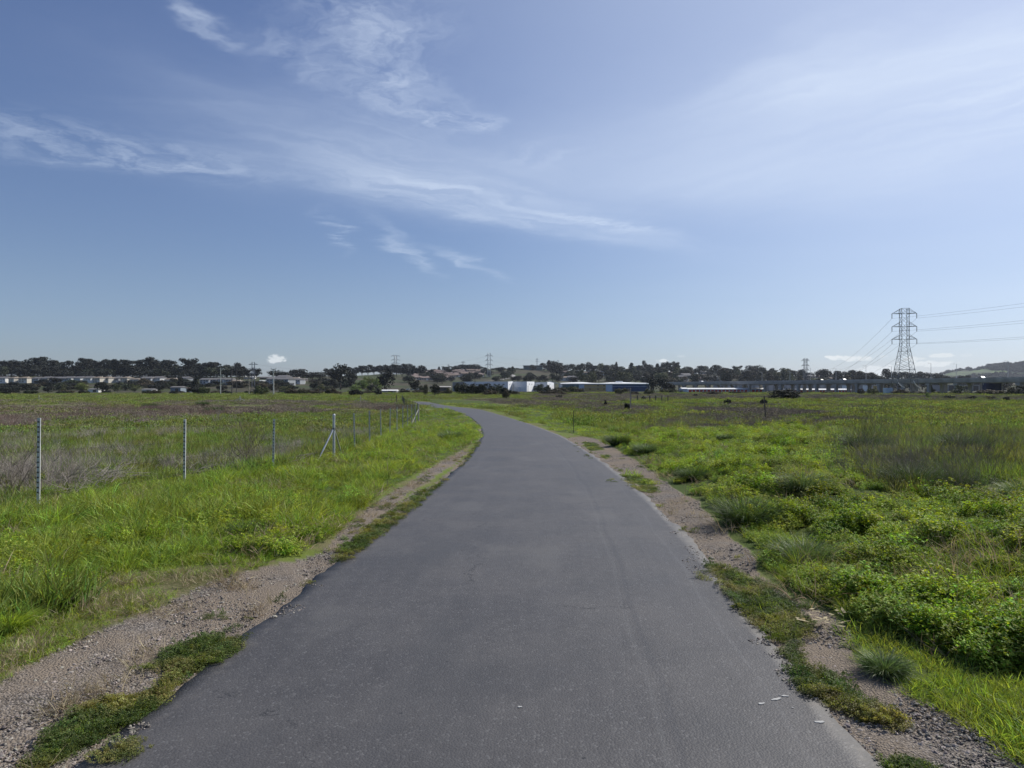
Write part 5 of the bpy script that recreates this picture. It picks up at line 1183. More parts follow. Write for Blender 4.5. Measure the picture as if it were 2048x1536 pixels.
def tree_proto(kind, seed):
    """unit tree, height 1, half width about .5; returns trunk mesh and crown mesh"""
    rr = random.Random(seed); t_ = MB(); c = MB(); 
    if kind == 'eucalyptus':
        t_.path([(0, 0, -.03), (rr.uniform(-.02, .02), 0, .3), (rr.uniform(-.04, .04), 0, .6)], [.030, .022, .012], 6)
        for i in range(17):
            a_ = rr.uniform(0, 6.28); h = rr.uniform(.30, .90); rad = rr.uniform(.06, .42) * (1.1 - abs(h - .58) * 1.2); x_, y_ = rad * math.cos(a_), rad * math.sin(a_)
            t_.path([(0, 0, h * .45), (x_ * .6, y_ * .6, h * .75), (x_, y_, h)], [.014, .009, .004], 4)
            leafcloud(c, (x_, y_, h), (.17, .17, .10), 85, .030, rr)
        leafcloud(c, (0, 0, .62), (.34, .34, .30), 260, .032, rr, core=.2)
    elif kind == 'round':
        t_.path([(0, 0, -.03), (0, 0, .5)], [.035, .02], 6)
        for i in range(9):
            a_ = rr.uniform(0, 6.28); h = rr.uniform(.30, .80); rad = .28 * rr.random() ** .5; t_.path([(0, 0, .25), (rad * math.cos(a_), rad * math.sin(a_), h)], [.014, .005], 4)
            leafcloud(c, (rad * math.cos(a_), rad * math.sin(a_), h), (.21, .21, .17), 85, .034, rr)
        leafcloud(c, (0, 0, .48), (.42, .42, .44), 330, .036, rr, core=.2)
    elif kind == 'pointed':
        t_.path([(0, 0, -.03), (0, 0, .9)], [.035, .008], 6)
        for i in range(9):
            h = .14 + i * .095; w_ = .36 * (1 - h) ** .8 + .03; leafcloud(c, (rr.uniform(-.03, .03), 0, h), (w_, w_, .09), 110, .034, rr, core=.1)
    elif kind == 'palm':
        t_.path([(0, 0, -.03), (.02, 0, .82)], [.022, .014], 6)
        for i in range(22):
            a_ = rr.uniform(0, 6.28); e_ = rr.uniform(-.5, .9); ribbon(c, (.02, 0, .82), (math.cos(a_), math.sin(a_), e_), .34, .05, (0, 0, -1.6), 4, rr)
    elif kind == 'willow':
        t_.path([(0, 0, -.03), (.03, 0, .45)], [.03, .015], 6)
        for i in range(16):
            a_ = rr.uniform(0, 6.28); h = rr.uniform(.15, .85); rad = .42 * rr.random() ** .5 * (1.1 - h * .5); t_.path([(0, 0, .1), (rad * math.cos(a_), rad * math.sin(a_), h)], [.012, .003], 4)
            leafcloud(c, (rad * math.cos(a_), rad * math.sin(a_), h), (.17, .17, .13), 70, .028, rr, core=.1)
    elif kind == 'bush':
        for i in range(16):
            a_ = rr.uniform(0, 6.28); rad = .40 * rr.random() ** .5; h = rr.uniform(.18, .80) * (1 - (rad / .55) ** 2) + .1; t_.path([(0, 0, -.02), (rad * math.cos(a_), rad * math.sin(a_), h)], [.014, .004], 4)
            leafcloud(c, (rad * math.cos(a_), rad * math.sin(a_), h), (.15, .15, .18), 110, .030, rr, core=.1)
        leafcloud(c, (0, 0, .28), (.46, .46, .36), 420, .034, rr, core=.2)
    vv_ = np.array(c.v); zt = np.percentile(vv_[:, 2], 99.6); hw = np.percentile(np.abs(vv_[:, :2]), 98.5) / .5
    c.v = [(x_ / hw, y_ / hw, z / zt) for x_, y_, z in c.v]; t_.v = [(x_ / hw, y_ / hw, z / zt) for x_, y_, z in t_.v]
    return t_.mesh('trunk', bark), c
TP = {}
def proto(kind, v, m):
    k_ = (kind, v, m.name)
    if k_ not in TP:
        if (kind, v) not in TP: TP[(kind, v)] = tree_proto(kind, {'eucalyptus': 10, 'round': 20, 'pointed': 30, 'palm': 40, 'willow': 50, 'bush': 60}[kind] + v)
        t_, c = TP[(kind, v)]; TP[k_] = (t_, c.mesh('crown', m))
    return TP[k_]
NM = {'eucalyptus': 'tall_tree', 'round': 'tree', 'pointed': 'conifer', 'palm': 'palm_tree', 'willow': 'willow_tree', 'bush': 'bush'}
CT = {'eucalyptus': 'tree', 'round': 'tree', 'pointed': 'tree', 'palm': 'palm tree', 'willow': 'tree', 'bush': 'bush'}
trng = random.Random(123)
def plant(kind, m, x_, y_, H, Wd, label, group=None, sink=0.0):
    t_, c = proto(kind, trng.randrange(3), m); root = empty(NM[kind], (x_, y_, gz1(x_, y_) - sink), trng.uniform(0, 6.28), label=label, cat=CT[kind], group=group); root.scale = (Wd, Wd, H)
    link('trunk', t_, root); link('crown', c, root); return root
def tree_px(kind, m, px, top, wpx, Y, label, group=None, sink=0.0):
    x_ = wx_(px, Y); g = gz1(x_, Y) - sink; H = max(1.0, wz_(top - (1.5 if kind == 'eucalyptus' else 0), Y) - g); return plant(kind, m, x_, Y, H, wpx * Y / F * 1.08, label, group, sink)
def batch(rows, fmt, group):
    rows = sorted(rows, key=lambda r: r[2])
    for i, (kind, m, px, top, w, Y) in enumerate(rows): tree_px(kind, m, px, top, w, Y, fmt % ORD[i] if i < len(ORD) else fmt % ('number %d' % (i + 1)), group)
E = 'eucalyptus'
ridge = [(E, F_D, px, top, w, Y) for px, top, w, Y in ((-40, 722, 40, 900), (8, 721, 44, 880), (36, 724, 36, 900), (62, 717, 40, 880), (86, 715.5, 42, 890), (108, 722, 34, 900), (132, 723, 32, 880), (148, 735, 24, 900), (166, 717.5, 30, 890), (180, 719, 28, 910), (198, 722, 24, 890), (214, 720, 26, 900), (229, 720, 26, 880), (249, 720.5, 36, 890), (280, 721, 24, 900), (298, 716, 40, 880), (316, 723, 26, 900), (334, 721, 34, 890), (352, 730, 18, 900), (378, 718, 38, 880), (400, 728, 22, 900), (414, 727, 20, 890), (428, 725.5, 40, 870), (452, 731, 24, 900), (474, 727, 30, 860))]
batch(ridge, '%s from the left of the tall dark trees on the left ridge', 'tall dark trees on the left ridge')
low = []
rr = random.Random(9)
for px in range(-30, 490, 11): low.append(('round', rr.choice([F_D, F_D, F_M]), px + rr.uniform(-4, 4), rr.uniform(731, 744), rr.uniform(24, 36), rr.uniform(830, 895)))
for k_, (kind, m, px, top, w, Y) in enumerate(low): tree_px(kind, m, px, top, w, Y, 'low dark bushy tree filling the gap under the tall trees on the left ridge', 'low trees under the left ridge trees')
mid = [('eucalyptus', F_D, 496, 740, 14, 800), ('eucalyptus', F_D, 512, 738, 18, 790), ('round', F_D, 555, 741, 34, 860), ('round', F_D, 572, 744, 24, 860), ('round', F_D, 597, 738, 34, 840), ('round', F_D, 612, 744, 20, 850), ('round', F_D, 625, 744, 18, 860), ('round', F_D, 640, 744, 26, 860), ('eucalyptus', F_D, 658, 738, 20, 880), ('eucalyptus', F_D, 668, 741, 16, 880)]
batch(mid, '%s from the left of the dark hill trees under the small cloud', 'dark trees on the hill under the small cloud')
tree_px('round', F_D, 681, 728.5, 38, 600, 'largest dark rounded tree, left of the pale willows and pale pylon'); tree_px('round', F_D, 668, 758, 14, 560, 'dark narrow tree at the left foot of the largest dark rounded tree'); tree_px('round', F_D, 700, 744, 24, 640, 'dark tree leaning against the right side of the largest dark rounded tree')
tree_px('round', F_D, 770, 740.5, 32, 520, 'dark dense round tree right of the pale willows'); tree_px('round', F_D, 742, 769, 14, 470, 'small dark tree between the pale willows and the dark dense round tree')
belt = [(E, F_D, px, top, w, 1100) for px, top, w in ((692, 738, 18), (702, 736, 20), (713, 736, 20), (724, 732.5, 20), (736, 731, 20), (748, 733, 20), (760, 732, 20), (771, 731, 20), (783, 730, 20), (793, 731, 20), (804, 729, 22), (815, 729, 22), (826, 733, 16), (843, 732.5, 27), (862, 740, 16))]
batch(belt, '%s from the left in the even belt of trees behind the willows', 'belt of trees behind the willows')
sky_m = [('pointed', F_D, 868, 738, 12, 1400), ('pointed', F_D, 878, 733, 8, 1420), (E, F_D, 893, 734, 19, 1400), ('round', F_D, 917, 731, 24, 1400), ('round', F_D, 930, 729, 26, 1420), ('round', F_D, 945, 728.5, 30, 1400), ('round', F_D, 957, 732, 22, 1410), ('round', F_D, 986, 736.5, 9, 1450), ('round', F_D, 997, 735, 16, 1450), ('round', F_D, 1008, 736, 14, 1450), ('round', F_D, 1018, 738, 12, 1450), ('pointed', F_D, 1025, 732.5, 8, 1450), ('round', F_D, 1035, 736, 12, 1450), ('round', F_D, 1043, 737, 10, 1450)]
batch(sky_m, '%s from the left of the skyline trees around the slim hilltop tower', 'skyline trees around the slim hilltop tower')
sky_r = [('round', F_D, 1066, 729.5, 12, 1440), ('round', F_D, 1088, 726, 16, 1460), ('pointed', F_D, 1098, 720.5, 16, 1430), ('round', F_D, 1108, 722, 22, 1400), ('round', F_D, 1113, 728, 24, 1200), ('round', F_D, 1123, 726, 15, 1450), ('round', F_D, 1133, 729, 16, 1450), ('round', F_M, 1147, 728, 18, 1450), ('round', F_M, 1158, 729, 14, 1450), ('round', F_D, 1166, 727, 12, 1450), ('round', F_D, 1176, 724.5, 16, 1430), ('round', F_D, 1186, 731, 16, 1450), ('round', F_D, 1198, 731, 20, 1440), ('round', F_D, 1214, 730.5, 22, 1400), ('round', F_M, 1225, 729, 16, 1450), ('pointed', F_D, 1233, 724, 9, 1450), ('round', F_M, 1243, 733, 16, 1450), ('pointed', F_D, 1263, 725.5, 17, 1350), ('round', F_D, 1275, 732, 18, 1400), (E, F_D, 1289, 722.5, 14, 1430), ('round', F_D, 1302, 729, 18, 1420), ('pointed', F_D, 1315, 727, 15, 1420), ('round', F_D, 1329, 725, 17, 1400), (E, F_D, 1341, 724.5, 18, 1380), (E, F_D, 1352, 726, 18, 1400), ('round', F_M, 1366, 736, 14, 1450), ('round', F_M, 1376, 733, 18, 1450), ('round', F_D, 1398, 731.5, 20, 1380), ('round', F_M, 1410, 732, 18, 1450), ('round', F_D, 1434, 730, 26, 1320), ('round', F_M, 1452, 736, 16, 1450), (E, F_D, 1475, 733, 19, 1420), ('round', F_D, 1502, 731, 24, 1350), ('round', F_M, 1524, 736, 18, 1450)]
for i, r in enumerate(sorted(sky_r, key=lambda r: r[2])): tree_px(*r, '%s from the left of the skyline trees on the wooded right hill' % ORD[i], 'skyline trees on the right wooded hill')
sky_r2 = [('palm', F_D, 1554, 740, 7, 1380), ('palm', F_D, 1565, 740.5, 7, 1380), ('pointed', F_D, 1551, 741, 10, 1400), ('palm', F_D, 1572, 741, 6, 1400), ('round', F_D, 1585, 740.5, 18, 1400), ('round', F_D, 1599, 740, 10, 1400), ('round', F_D, 1536, 741, 16, 1400), ('round', F_D, 1621, 745, 14, 1400), ('round', F_D, 1636, 744, 10, 1400), ('round', F_D, 1648, 741, 9, 1400), ('round', F_D, 1659, 741.5, 10, 1400), ('round', F_D, 1676, 742, 14, 1400), ('round', F_D, 1688, 743, 14, 1400), ('round', F_D, 1705, 744, 9, 1380), ('round', F_D, 1725, 747, 10, 1400), ('round', F_D, 1742, 750, 14, 1400), ('round', F_D, 1773, 737.5, 18, 1100), ('round', F_D, 1786, 743, 14, 1200), ('round', F_D, 1797, 744, 18, 1200), ('round', F_D, 1812, 744, 18, 1200), ('round', F_D, 1826, 745, 18, 1200), ('round', F_D, 1840, 743, 18, 1200), ('round', F_D, 1856, 745, 18, 1200), ('round', F_D, 1874, 746, 20, 1150), ('round', F_D, 1890, 751, 18, 1200), ('round', F_D, 1922, 751, 12, 1250), ('round', F_D, 1936, 750, 10, 1250), ('round', F_D, 1905, 755, 18, 1250), ('round', F_D, 1960, 756, 16, 1250)]
for i, r in enumerate(sorted(sky_r2, key=lambda r: r[2])): tree_px(*r, '%s from the left of the trees showing above the raised highway' % ORD[i], 'trees showing above the raised highway')
# wooded slopes
rr = random.Random(55)
for i in range(150):
    px = rr.uniform(1125, 1760); top = float(np.interp(px, [1125, 1300, 1500, 1760], [740, 745, 749, 757])); py = top + 3 + rr.random() ** .9 * (768 - top)
    x_, y_, z_ = at(px, py)
    if y_ > 1500 or y_ < 600: y_ = min(max(y_, 600), 1480); x_ = wx_(px, y_)
    plant(rr.choice(['round', 'round', 'round', 'eucalyptus', 'pointed']), rr.choice([F_D, F_D, F_M, F_M, F_O, F_B]), x_, y_, rr.uniform(7, 19) * (.7 + y_ / 3000), rr.uniform(9, 20) * (.7 + y_ / 3000), 'tree in the crowded wood covering the slope of the right hill', 'trees covering the right hill')
for i in range(70):
    px = rr.uniform(815, 1130); py = rr.uniform(744, 768)
    if 1030 < px < 1095 and py < 757: continue
    if 832 < px < 965 and py < 757 and rr.random() < .45: continue
    x_, y_, z_ = at(px, py); y_ = min(y_, 1450); x_ = wx_(px, y_)
    if y_ < 600: continue
    plant('round', rr.choice([F_D, F_M, F_D]), x_, y_, rr.uniform(6, 12), rr.uniform(8, 16), 'small dark tree scattered over the middle hill below the skyline', 'small trees scattered on the middle hill')
for i in range(90):
    px = rr.uniform(-60, 700); py = rr.uniform(768, 781.5) if px < 620 else rr.uniform(764, 781)
    x_, y_, z_ = at(px, py, ymax=1400)
    if y_ < 400: y_ = rr.uniform(400, 560); x_ = wx_(px, y_)
    plant(rr.choice(['round', 'bush', 'bush']), rr.choice([F_D, F_B, F_B, F_M, F_D]), x_, y_, rr.uniform(3, 6.5), rr.uniform(7, 15), 'low shrubby tree between the left field and the hillside houses', 'shrubby growth between the left field and the houses')
will = [(164, 765, 26, 500, F_L), (128, 769, 16, 500, F_O), (236, 765, 18, 490, F_O), (270, 768, 20, 490, F_O), (736, 753, 40, 500, F_L), (722, 760, 34, 480, F_L), (710, 769, 24, 450, F_L), (752, 757, 24, 510, F_L), (640, 768, 20, 520, F_O), (572, 771, 24, 460, F_O), (840, 771, 12, 420, F_M)]
for i, (px, top, w, Y, m) in enumerate(sorted(will)): tree_px('willow', m, px, top, w, Y, '%s from the left of the pale green willows beyond the field' % ORD[i], 'pale green willows beyond the field')
dk = [(62, 768, 24, 430), (97, 771, 20, 430), (32, 772, 22, 440), (205, 764, 26, 450), (361, 752, 10, 450), (393, 757, 16, 440), (385, 771, 24, 420), (8, 774, 26, 430)]
for i, (px, top, w, Y) in enumerate(sorted(dk)): tree_px('round', F_D, px, top, w, Y, '%s from the left of the dark trees standing in front of the left house row' % ORD[i], 'dark trees in front of the left house row')
# bush row at the far edge of the field
edge = [('bush', F_O, 409, 773, 18, 330, 'round olive bush at the field edge left of the pale three-armed pole'), ('bush', F_D, 400, 776, 30, 340, 'dark spreading bush behind the round olive bush at the field edge'), ('bush', F_O, 522, 771.5, 28, 300, 'large round olive green bush at the field edge between two pale poles'), ('bush', F_D, 711, 779, 28, 270, 'low dark bush directly behind the far braced fence post'), ('bush', F_D, 757, 777, 14, 290, 'small dark bush left of the long low pale shed'),
        ('bush', F_B, 585, 777, 26, 330, 'brownish bush row at the field edge under the small cloud'), ('bush', F_B, 608, 777, 20, 330, 'brown low bush right of the brownish bush row'), ('bush', F_B, 632, 778, 26, 330, 'brown low bush left of the dark tree foot'), ('bush', F_B, 662, 776, 22, 330, 'brown bush below the largest dark tree'),
        ('round', F_D, 830, 760, 20, 450, 'dark tree left of the bare trunks near the bend'), ('round', F_B, 851, 769, 10, 260, 'thin brownish tree with a visible trunk at the field edge'), ('round', F_D, 869, 768.5, 18, 265, 'dark round tree with bare brush at its foot behind the path bend'),
        ('bush', F_O, 897, 776, 16, 330, 'pale olive bush between the dark round tree and the dark bush row'), ('bush', F_M, 928, 766.5, 36, 320, 'first bush of the dark row before the white warehouse'), ('bush', F_M, 948, 768.5, 34, 315, 'second bush of the dark row before the white warehouse'), ('bush', F_M, 972, 767, 40, 310, 'biggest olive bush of the dark row before the white warehouse'), ('bush', F_M, 994, 770, 34, 312, 'fourth bush of the dark row before the white warehouse'), ('bush', F_B, 982, 780, 28, 285, 'brown bush in front of the dark row before the white warehouse'), ('bush', F_M, 1010, 775, 22, 300, 'last low bush of the dark row before the white warehouse'),
        ('bush', F_B, 1012, 779, 15, 200, 'lone dark bush standing out in the field before the white warehouse'), ('bush', F_M, 1080, 768, 26, 470, 'round green bush against the white warehouse between two bright end walls'), ('bush', F_M, 1095, 770, 14, 470, 'smaller round bush beside the last bright end wall'), ('bush', F_B, 1030, 782, 20, 300, 'low brown bush under the short bright warehouse wall'),
        ('bush', F_B, 1118, 775, 34, 400, 'brown-green bush row at the left end of the teal wall'), ('bush', F_O, 1140, 772.5, 30, 410, 'olive bush in front of the teal wall panels'), ('bush', F_B, 1160, 776, 20, 400, 'brown bush below the light blue wall section'), ('bush', F_B, 1095, 781, 30, 320, 'long low brown bush before the warehouse canopy'),
        ('bush', F_O, 1238, 776.5, 16, 330, 'yellow-green bush before the left part of the dark blue wall'), ('bush', F_B, 1250, 776, 20, 400, 'dark brown shrub beside the yellow-green bush before the dark blue wall'), ('bush', F_O, 1298, 777, 19, 320, 'yellow-green bush at the right end of the dark blue wall'), ('round', F_D, 1304, 754.5, 20, 440, 'dark tall upright tree at the right end of the dark blue building'), ('round', F_D, 1327, 757, 26, 460, 'dark tree right of the upright tree before the start of the highway'), ('round', F_D, 1342, 767, 16, 450, 'low dark tree right of the pair beside the dark blue building'),
        ('bush', F_O, 1330, 778, 18, 400, 'first pale green bush left of the red-door storage row'), ('bush', F_O, 1346, 777, 20, 400, 'second pale green bush left of the red-door storage row'), ('bush', F_D, 1118, 790, 12, 210, 'small dark bush alone in the brown field before the teal wall'),
        ('bush', F_D, 1567, 777.5, 54, 185, 'big dark dome-shaped bush alone on the right field edge'), ('bush', F_D, 1527, 799, 13, 120, 'small dark bush beside the leaning dark post in the right field'), ('bush', F_D, 1455, 798.5, 12, 120, 'small dark bush left of the leaning dark post in the right field'),
        ('bush', F_D, 1391, 789, 10, 240, 'tiny dark bush in the brown field below the red doors'), ('bush', F_D, 1254, 811, 11, 85, 'small dark bush in the field right of the pale wooden post'), ('bush', F_D, 1211, 804, 6, 110, 'tiny dark upright bush in the field left of the pale wooden post'), ('bush', F_D, 1287, 795, 8, 170, 'tiny dark bush under the low rail in the right field'),
        ('bush', F_D, 1899, 795.5, 16, 190, 'first dark bush from the left on the right field edge under the container'), ('bush', F_D, 1945, 795.5, 26, 180, 'second dark bush from the left on the right field edge under the container'), ('bush', F_D, 1979, 796, 24, 180, 'third dark bush from the left on the right field edge under the container'), ('bush', F_D, 2013, 801, 12, 160, 'fourth dark bush from the left on the right field edge under the container'),
        ('bush', F_O, 1746, 776, 20, 320, 'olive bush left of the pale blue box under the highway'), ('bush', F_O, 1860, 774, 18, 380, 'olive tree under the highway right of the tall pylon'), ('willow', F_O, 1920, 770.5, 36, 330, 'large olive bush under the highway left of the navy container'), ('bush', F_M, 2035, 771, 34, 310, 'grey-green bush under the highway at the right edge'), ('willow', F_L, 1855, 784.5, 9, 210, 'small yellow-green shrub alone in the brown strip right of the tall pylon'), ('bush', F_B, 1800, 779, 30, 325, 'dark brush around the feet of the tall pylon'), ('bush', F_B, 1980, 779, 40, 300, 'low brown brush under the navy container'),
        ('bush', F_B, 1722, 777, 14, 330, 'brown shrub under the highway near the two white doors')]
for kind, m, px, top, w, Y, l_ in edge: tree_px(kind, m, px, top, w, Y, l_)
rr = random.Random(66)
for i in range(36):
    px = rr.uniform(1040, 2100); Y = rr.uniform(300, 440)
    tree_px('bush', rr.choice([F_B, F_B, F_D]), px, rr.uniform(782.0, 784.0), rr.uniform(14, 30), Y, 'low brown brush along the far edge of the right field', 'low brush along the far edge of the right field')
for i in range(26):
    px = rr.uniform(-20, 1000); Y = rr.uniform(320, 400)
    tree_px('bush', rr.choice([F_B, F_D, F_M]), px, rr.uniform(779.5, 782.2), rr.uniform(14, 30), Y, 'low brush along the far edge of the left field', 'low brush along the far edge of the left field')
rr = random.Random(67)
for i in range(34):
    px = rr.uniform(1600, 2110); Y = rr.uniform(660, 780)
    tree_px('round', rr.choice([F_D, F_M, F_B]), px, rr.uniform(759, 768), rr.uniform(14, 28), Y, 'dark tree', 'low brush behind the highway columns')
# woods of the far green hill: uncountable
pts = []; rr = np.random.default_rng(8)
for i in range(9000):
    px = rr.uniform(1880, 2300); y_ = rr.uniform(2700, 4200); x_ = wx_(px, y_)
    if fbm(np.array([x_]), np.array([y_]), 260., 91, 3)[0] > .50 + .10 * (y_ > 3700) - .1 * (y_ < 3200): pts.append((x_, y_, gz1(x_, y_)))
pts = np.array(pts); LW = lib('wood', [tree_proto('round', 70 + i)[1].mesh('far_tree', F_D) for i in range(3)])
scatter('distant_woods', pts, rr.uniform(10, 20, len(pts)), LW, label='dark woods in the folds of the far green hill', cat='woods', tilt=.02, seed=4)

# ------------------------------------------------------------------ single plants close by
GT = mat('tussock_blade', (0.065, 0.10, 0.035), 0.55, 0.3, 5, spec=0.3, isl=.9, trans=0.25, tcol=(1.5, 1.6, .7))
GT2 = mat('grey_green_blade', (0.12, 0.17, 0.065), 0.5, 0.3, 5, spec=0.35, isl=.9, trans=0.25, tcol=(1.3, 1.4, .9))
GT3 = GR
def tussock(px, py, wpx, hpx, m, label, seed, lean=.6, n=1300):
    x_, y_, z_ = at(px, py); rad = wpx * y_ / F / 2; h = hpx * y_ / F; b = MB(); rr = random.Random(seed); h *= 1.1
    for _ in range(n):
        r_1 = rad * .45 * math.sqrt(rr.random()); th = rr.uniform(0, 6.283); c_, s_ = math.cos(th), math.sin(th); k_ = r_1 / (rad * .45) * lean + rr.uniform(-.2, .3)
        ribbon(b, (r_1 * c_, r_1 * s_, -.03), (c_ * k_, s_ * k_, 1), h * rr.uniform(.75, 1.35), .0036 * (1 + y_ / 20), (c_ * 1.1, s_ * 1.1, -rr.random() * 1.9), 4, rr)
    b.build('grass_tussock', m, loc=(x_, y_, z_), label=label, cat='grass tussock')
TS = [(1490, 1052, 120, 75, GT, 'dark tussock at the gravel edge halfway along the right bank'), (1605, 985, 90, 50, GT2, 'silvery tussock with bright tips in the middle of the right bank'), (1605, 1125, 130, 60, GT2, 'large silvery tussock leaning over the gravel edge of the right bank'),
      (1825, 985, 110, 70, GT, 'wide dark green tussock at the upper edge of the weedy bank'), (1905, 985, 80, 55, GT, 'dark tussock right of the wide dark green tussock'), (2045, 1010, 70, 60, GT2, 'silvery tussock at the right edge of the picture'), (1768, 1345, 70, 52, GT2, 'spiky grey-green tuft growing alone out of the right gravel'),
      (1235, 890, 50, 26, GT, 'small tussock at the start of the right gravel strip'), (1290, 905, 60, 22, GT2, 'small silvery tussock near the start of the right gravel strip'), (1383, 960, 60, 30, GT, 'low dark tussock at the gravel edge'), (1720, 905, 60, 50, GT, 'dark clump at the foot of the dry stalks beyond the weedy bank'), (1915, 905, 50, 45, GT, 'dark clump among the dry stalks in the right field'), (1955, 905, 36, 30, GT, 'small dark clump right of the clump among the dry stalks'),
      (650, 840, 30, 9, GT, 'small dark green clump in the left field near the braced post'), (490, 1075, 60, 40, GT, 'dark bending grass clump in the left verge'), (20, 1260, 90, 60, GT3, 'bright spiky grass clump at the left edge of the picture'), (800, 925, 26, 14, GT, 'small dark clump on the left verge near the bend'), (900, 880, 60, 22, GT2, 'low silvery grass clump on the left verge near the bend'), (1450, 880, 40, 15, GT2, 'pale low tuft near the top of the right bank'), (1575, 855, 30, 16, GT, 'dark tuft on the far top edge of the right bank'), (1680, 1010, 60, 24, GT2, 'low silvery tuft right of the silvery tussock in the middle'),
      (430, 825, 40, 14, GT, 'dark green rush clump far out in the left field'), (300, 815, 40, 10, GT, 'low dark clump in the left field between the first two fence posts'), (405, 813, 24, 12, GT, 'small upright green clump in the left field beside the second post')]
for i, (px, py, w, h, m, l_) in enumerate(TS): tussock(px, py, w, h, m, l_, 300 + i)
DT = mat('dead_branch', (0.23, 0.205, 0.18), 0.85, .35, 6); DT2 = mat('dark_branch', (0.13, 0.11, 0.09), 0.85, .35, 6)
def bare_bush(px, py, wpx, hpx, m, label, seed, n=10, r0=.006, flat=1.0, name='bare_bush', cat='bare bush', lift=0.0):
    x_, y_, z_ = at(px, py); rad = wpx * y_ / F / 2; h = hpx * y_ / F; me_ = twig_mesh('bare_bush', m, n, rad * .35, h, seed, r0, 4, rad / h * 1.2); link(name, me_, loc=(x_, y_, z_ + lift), label=label, cat=cat)
bare_bush(20, 1005, 120, 125, DT2, 'dark leafless bush against the first fence post at the left edge', 1, 12, .007)
bare_bush(70, 985, 170, 70, DT, 'pale tangle of dead stems behind the first fence post', 2, 26, .007)
bare_bush(490, 938, 90, 80, DT2, 'bare dark shrub with upright twigs between the second and third fence posts', 3, 16, .007)
bare_bush(430, 850, 60, 30, DT, 'pale dead shrub far out in the left field between second and third posts', 4, 12, .008)
bare_bush(1740, 900, 150, 75, DT2, 'tall thin dry stalks standing above the weedy bank', 5, 16, .0035)
bare_bush(1930, 940, 180, 75, DT2, 'wide tangle of dry dark stalks in the right field', 6, 20, .004)
bare_bush(1900, 830, 20, 34, DT2, 'single thin dead stalk in the far right field', 7, 3, .010)
bare_bush(1700, 950, 120, 40, DT, 'greyish tangle at the edge of the weedy bank below the dry stalks', 8, 14, .004)
def pile(px0, py0, px1, py1, label, seed, n=120, hh=.35):
    rr = random.Random(seed); a_ = Vector(at(px0, py0)); c_ = Vector(at(px1, py1)); b = MB()
    for _ in range(n):
        f = rr.random(); p_ = a_.lerp(c_, f) + Vector((rr.gauss(0, .15), rr.gauss(0, .3), 0)); p_.z = gz1(p_.x, p_.y) + rr.random() * hh * math.sin(3.14 * min(1, f + .1)) * .9
        d = (c_ - a_).normalized() + Vector((rr.gauss(0, .5), rr.gauss(0, .7), rr.gauss(0, .30))); d.normalize(); L_ = rr.uniform(.3, 1.3); pts = [tuple(p_ - a_)]
        q = p_.copy()
        for i in range(4): d = (d + Vector((rr.gauss(0, .18), rr.gauss(0, .18), rr.gauss(0, .14)))).normalized(); q = q + d * L_ / 4; q.z = max(q.z, gz1(q.x, q.y) + .01); pts.append(tuple(q - a_))
        r0 = rr.uniform(.002, .0065); b.path(pts, [r0, r0 * .85, r0 * .7, r0 * .5, r0 * .3], 4)
    b.build('dead_branches', DT, loc=a_, label=label, cat='dead branches')
pile(110, 1005, 270, 960, 'long heap of grey dead branches lying behind the wire fence at left', 1, 240, .50); pile(330, 955, 440, 945, 'low line of dead twigs along the fence by the second post', 2, 70, .2); pile(540, 935, 600, 925, 'small patch of dead twigs by the third fence post', 3, 40, .15)
# pale fallen litter
b = MB(); rr = random.Random(12); x0, y0, z0 = at(1660, 1250)
for _ in range(26):
    c_ = Vector((rr.gauss(0, .12), rr.gauss(0, .10), rr.uniform(.005, .03))); d = Vector((rr.gauss(0, 1), rr.gauss(0, 1), rr.gauss(0, .3))).normalized(); s = d.cross(Vector((0, 0, 1))).normalized() * .012; L_ = rr.uniform(.03, .09); b.poly([c_ - s, c_ + d * L_ * .5 - s * 1.2, c_ + d * L_, c_ + s])
b.build('dead_leaves', DRY, loc=(x0, y0, z0 + .02), label='pale curled dead leaves on the gravel beside the right bank', cat='dead leaves')

# ------------------------------------------------------------------ labels for the many: tone, size, landmark, order
def landmark(lm, px):
    for lim, tx in lm:
        if px < lim: return tx
    return lm[-1][1]
LM_R = [(1140, 'above the warehouse canopy'), (1165, 'above the teal panels'), (1215, 'above the ochre panels'), (1262, 'above the left dark blue wall'), (1300, 'above the right dark blue wall'), (1345, 'behind the upright dark tree'), (1400, 'behind the start of the highway'), (1455, 'above the left red doors'), (1520, 'above the right red doors'), (1560, 'left of the dome-shaped bush'), (1600, 'left of the small pylon'), (1650, 'right of the small pylon'), (9999, 'left of the tall pylon')]
LM_L = [(0, 'at the left edge'), (60, 'left of the first fence post'), (110, 'above the first fence post'), (200, 'above the dead branches'), (290, 'right of the first fence post'), (350, 'left of the second fence post'), (400, 'above the second fence post'), (445, 'near the three-armed pole'), (500, 'near the dark slim poles'), (535, 'below the thin pole pair'), (575, 'under the small cloud'), (640, 'right of the small cloud'), (700, 'near the largest dark tree'), (9999, 'near the willows')]
LM_M = [(850, 'above the fence corner'), (905, 'above the path end'), (945, 'above the dark bush row'), (978, 'left of the slim tower'), (1010, 'right of the slim tower'), (1050, 'above the bright warehouse walls'), (1100, 'below the green building'), (9999, 'above the warehouse canopy')]
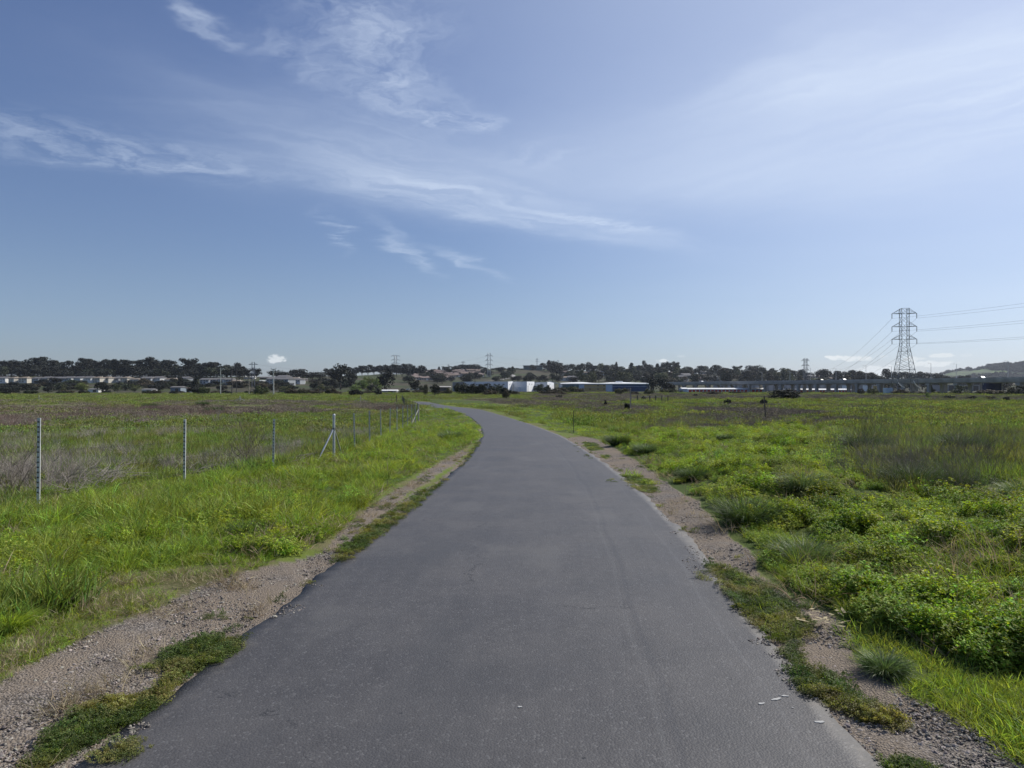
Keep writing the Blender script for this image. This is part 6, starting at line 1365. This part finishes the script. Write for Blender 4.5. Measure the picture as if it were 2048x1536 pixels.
def relabel(group, lm, what, rows, tones=True):
    objs = [o for o in COL.objects if o.parent is None and o.get('group') == group]; key = {}
    for o in objs:
        px = CX + F * o.location.x / o.location.y; py = HY + F * (CZ - o.location.z) / o.location.y
        row_ = next((tx for lim, tx in rows if py < lim), rows[-1][1]); tone = ''
        if tones:
            m_ = next(c for c in o.children if c.name.startswith('crown')).data.materials[0].name
            tone = {'dark_foliage': 'dark ', 'mid_foliage': 'green ', 'olive_foliage': 'olive ', 'brown_green_foliage': 'brownish ', 'pale_green_foliage': 'pale '}[m_]
            tone += {'conifer': 'pointed ', 'tall_tree': 'tall ', 'tree': 'round ', 'bush': 'low '}.get(o.name.split('.')[0], '')
        else:
            m_ = next(c for c in o.children if c.name.startswith('wall')).data.materials[0].name; tone = m_.split('_')[-1] + '-walled '
        key.setdefault((tone, row_, landmark(lm, px)), []).append((px, o))
    for (tone, row_, l_), v in key.items():
        v.sort(key=lambda q: q[0])
        for i, (px, o) in enumerate(v):
            o['label'] = '%s%s %s %s' % (tone, what, row_, l_) + ('' if len(v) == 1 else ', %s from left' % ORD[min(i, 39)])
RW = [(748, 'near the top'), (754, 'high up'), (760, 'halfway up'), (9999, 'low down')]
relabel('trees covering the right hill', LM_R, 'tree', RW); relabel('houses among the trees of the right hill', LM_R, 'house', RW, False)
relabel('dense hillside houses left of the slim hilltop tower', LM_M, 'house', [(746, 'in top row'), (749, 'in upper rows'), (752, 'in middle rows'), (755, 'in lower rows'), (9999, 'at the hill foot')], False)
relabel('small trees scattered on the middle hill', LM_M, 'tree', RW); relabel('low trees under the left ridge trees', LM_L, 'tree', [(9999, 'under the ridge')])
relabel('shrubby growth between the left field and the houses', LM_L, 'shrub', [(774, 'below the houses'), (779, 'beyond the field'), (9999, 'at field edge')])
relabel('low brush behind the highway columns', LM_R[:-1] + [(1760, 'left of the tall pylon'), (1850, 'behind the tall pylon'), (1960, 'left of the navy container'), (9999, 'below the far green hill')], 'tree', [(9999, 'behind highway columns')])
relabel('low brush along the far edge of the left field', LM_L[:-1] + [(800, 'near the long low shed'), (9999, 'beyond the path end')], 'brush', [(9999, 'at field edge')])
relabel('low brush along the far edge of the right field', [(1130, 'before the white warehouse')] + LM_R[1:-1] + [(1850, 'under the tall pylon'), (1960, 'left of the navy container'), (9999, 'below the far green hill')], 'brush', [(9999, 'at field edge')])

# ------------------------------------------------------------------ air
if not globals().get('NOHAZE'):
    b = MB(); b.box((0, 0, 80), (13400, 13400, 180)); hm = bpy.data.materials.new('haze'); hm.use_nodes = True; t = hm.node_tree; t.nodes.remove(t.nodes['Principled BSDF'])
    v_ = t.nodes.new('ShaderNodeVolumePrincipled'); v_.inputs['Color'].default_value = (.80, .88, 1.0, 1); v_.inputs['Density'].default_value = 4.5e-5; v_.inputs['Anisotropy'].default_value = .2
    t.links.new(v_.outputs[0], t.nodes['Material Output'].inputs['Volume']); b.build('haze', hm, kind='stuff')

for o in COL.objects:
    l_ = o.get('label')
    if l_ and len(l_.replace('-', ' ').split()) > 16: print('LONG', o.name, l_)
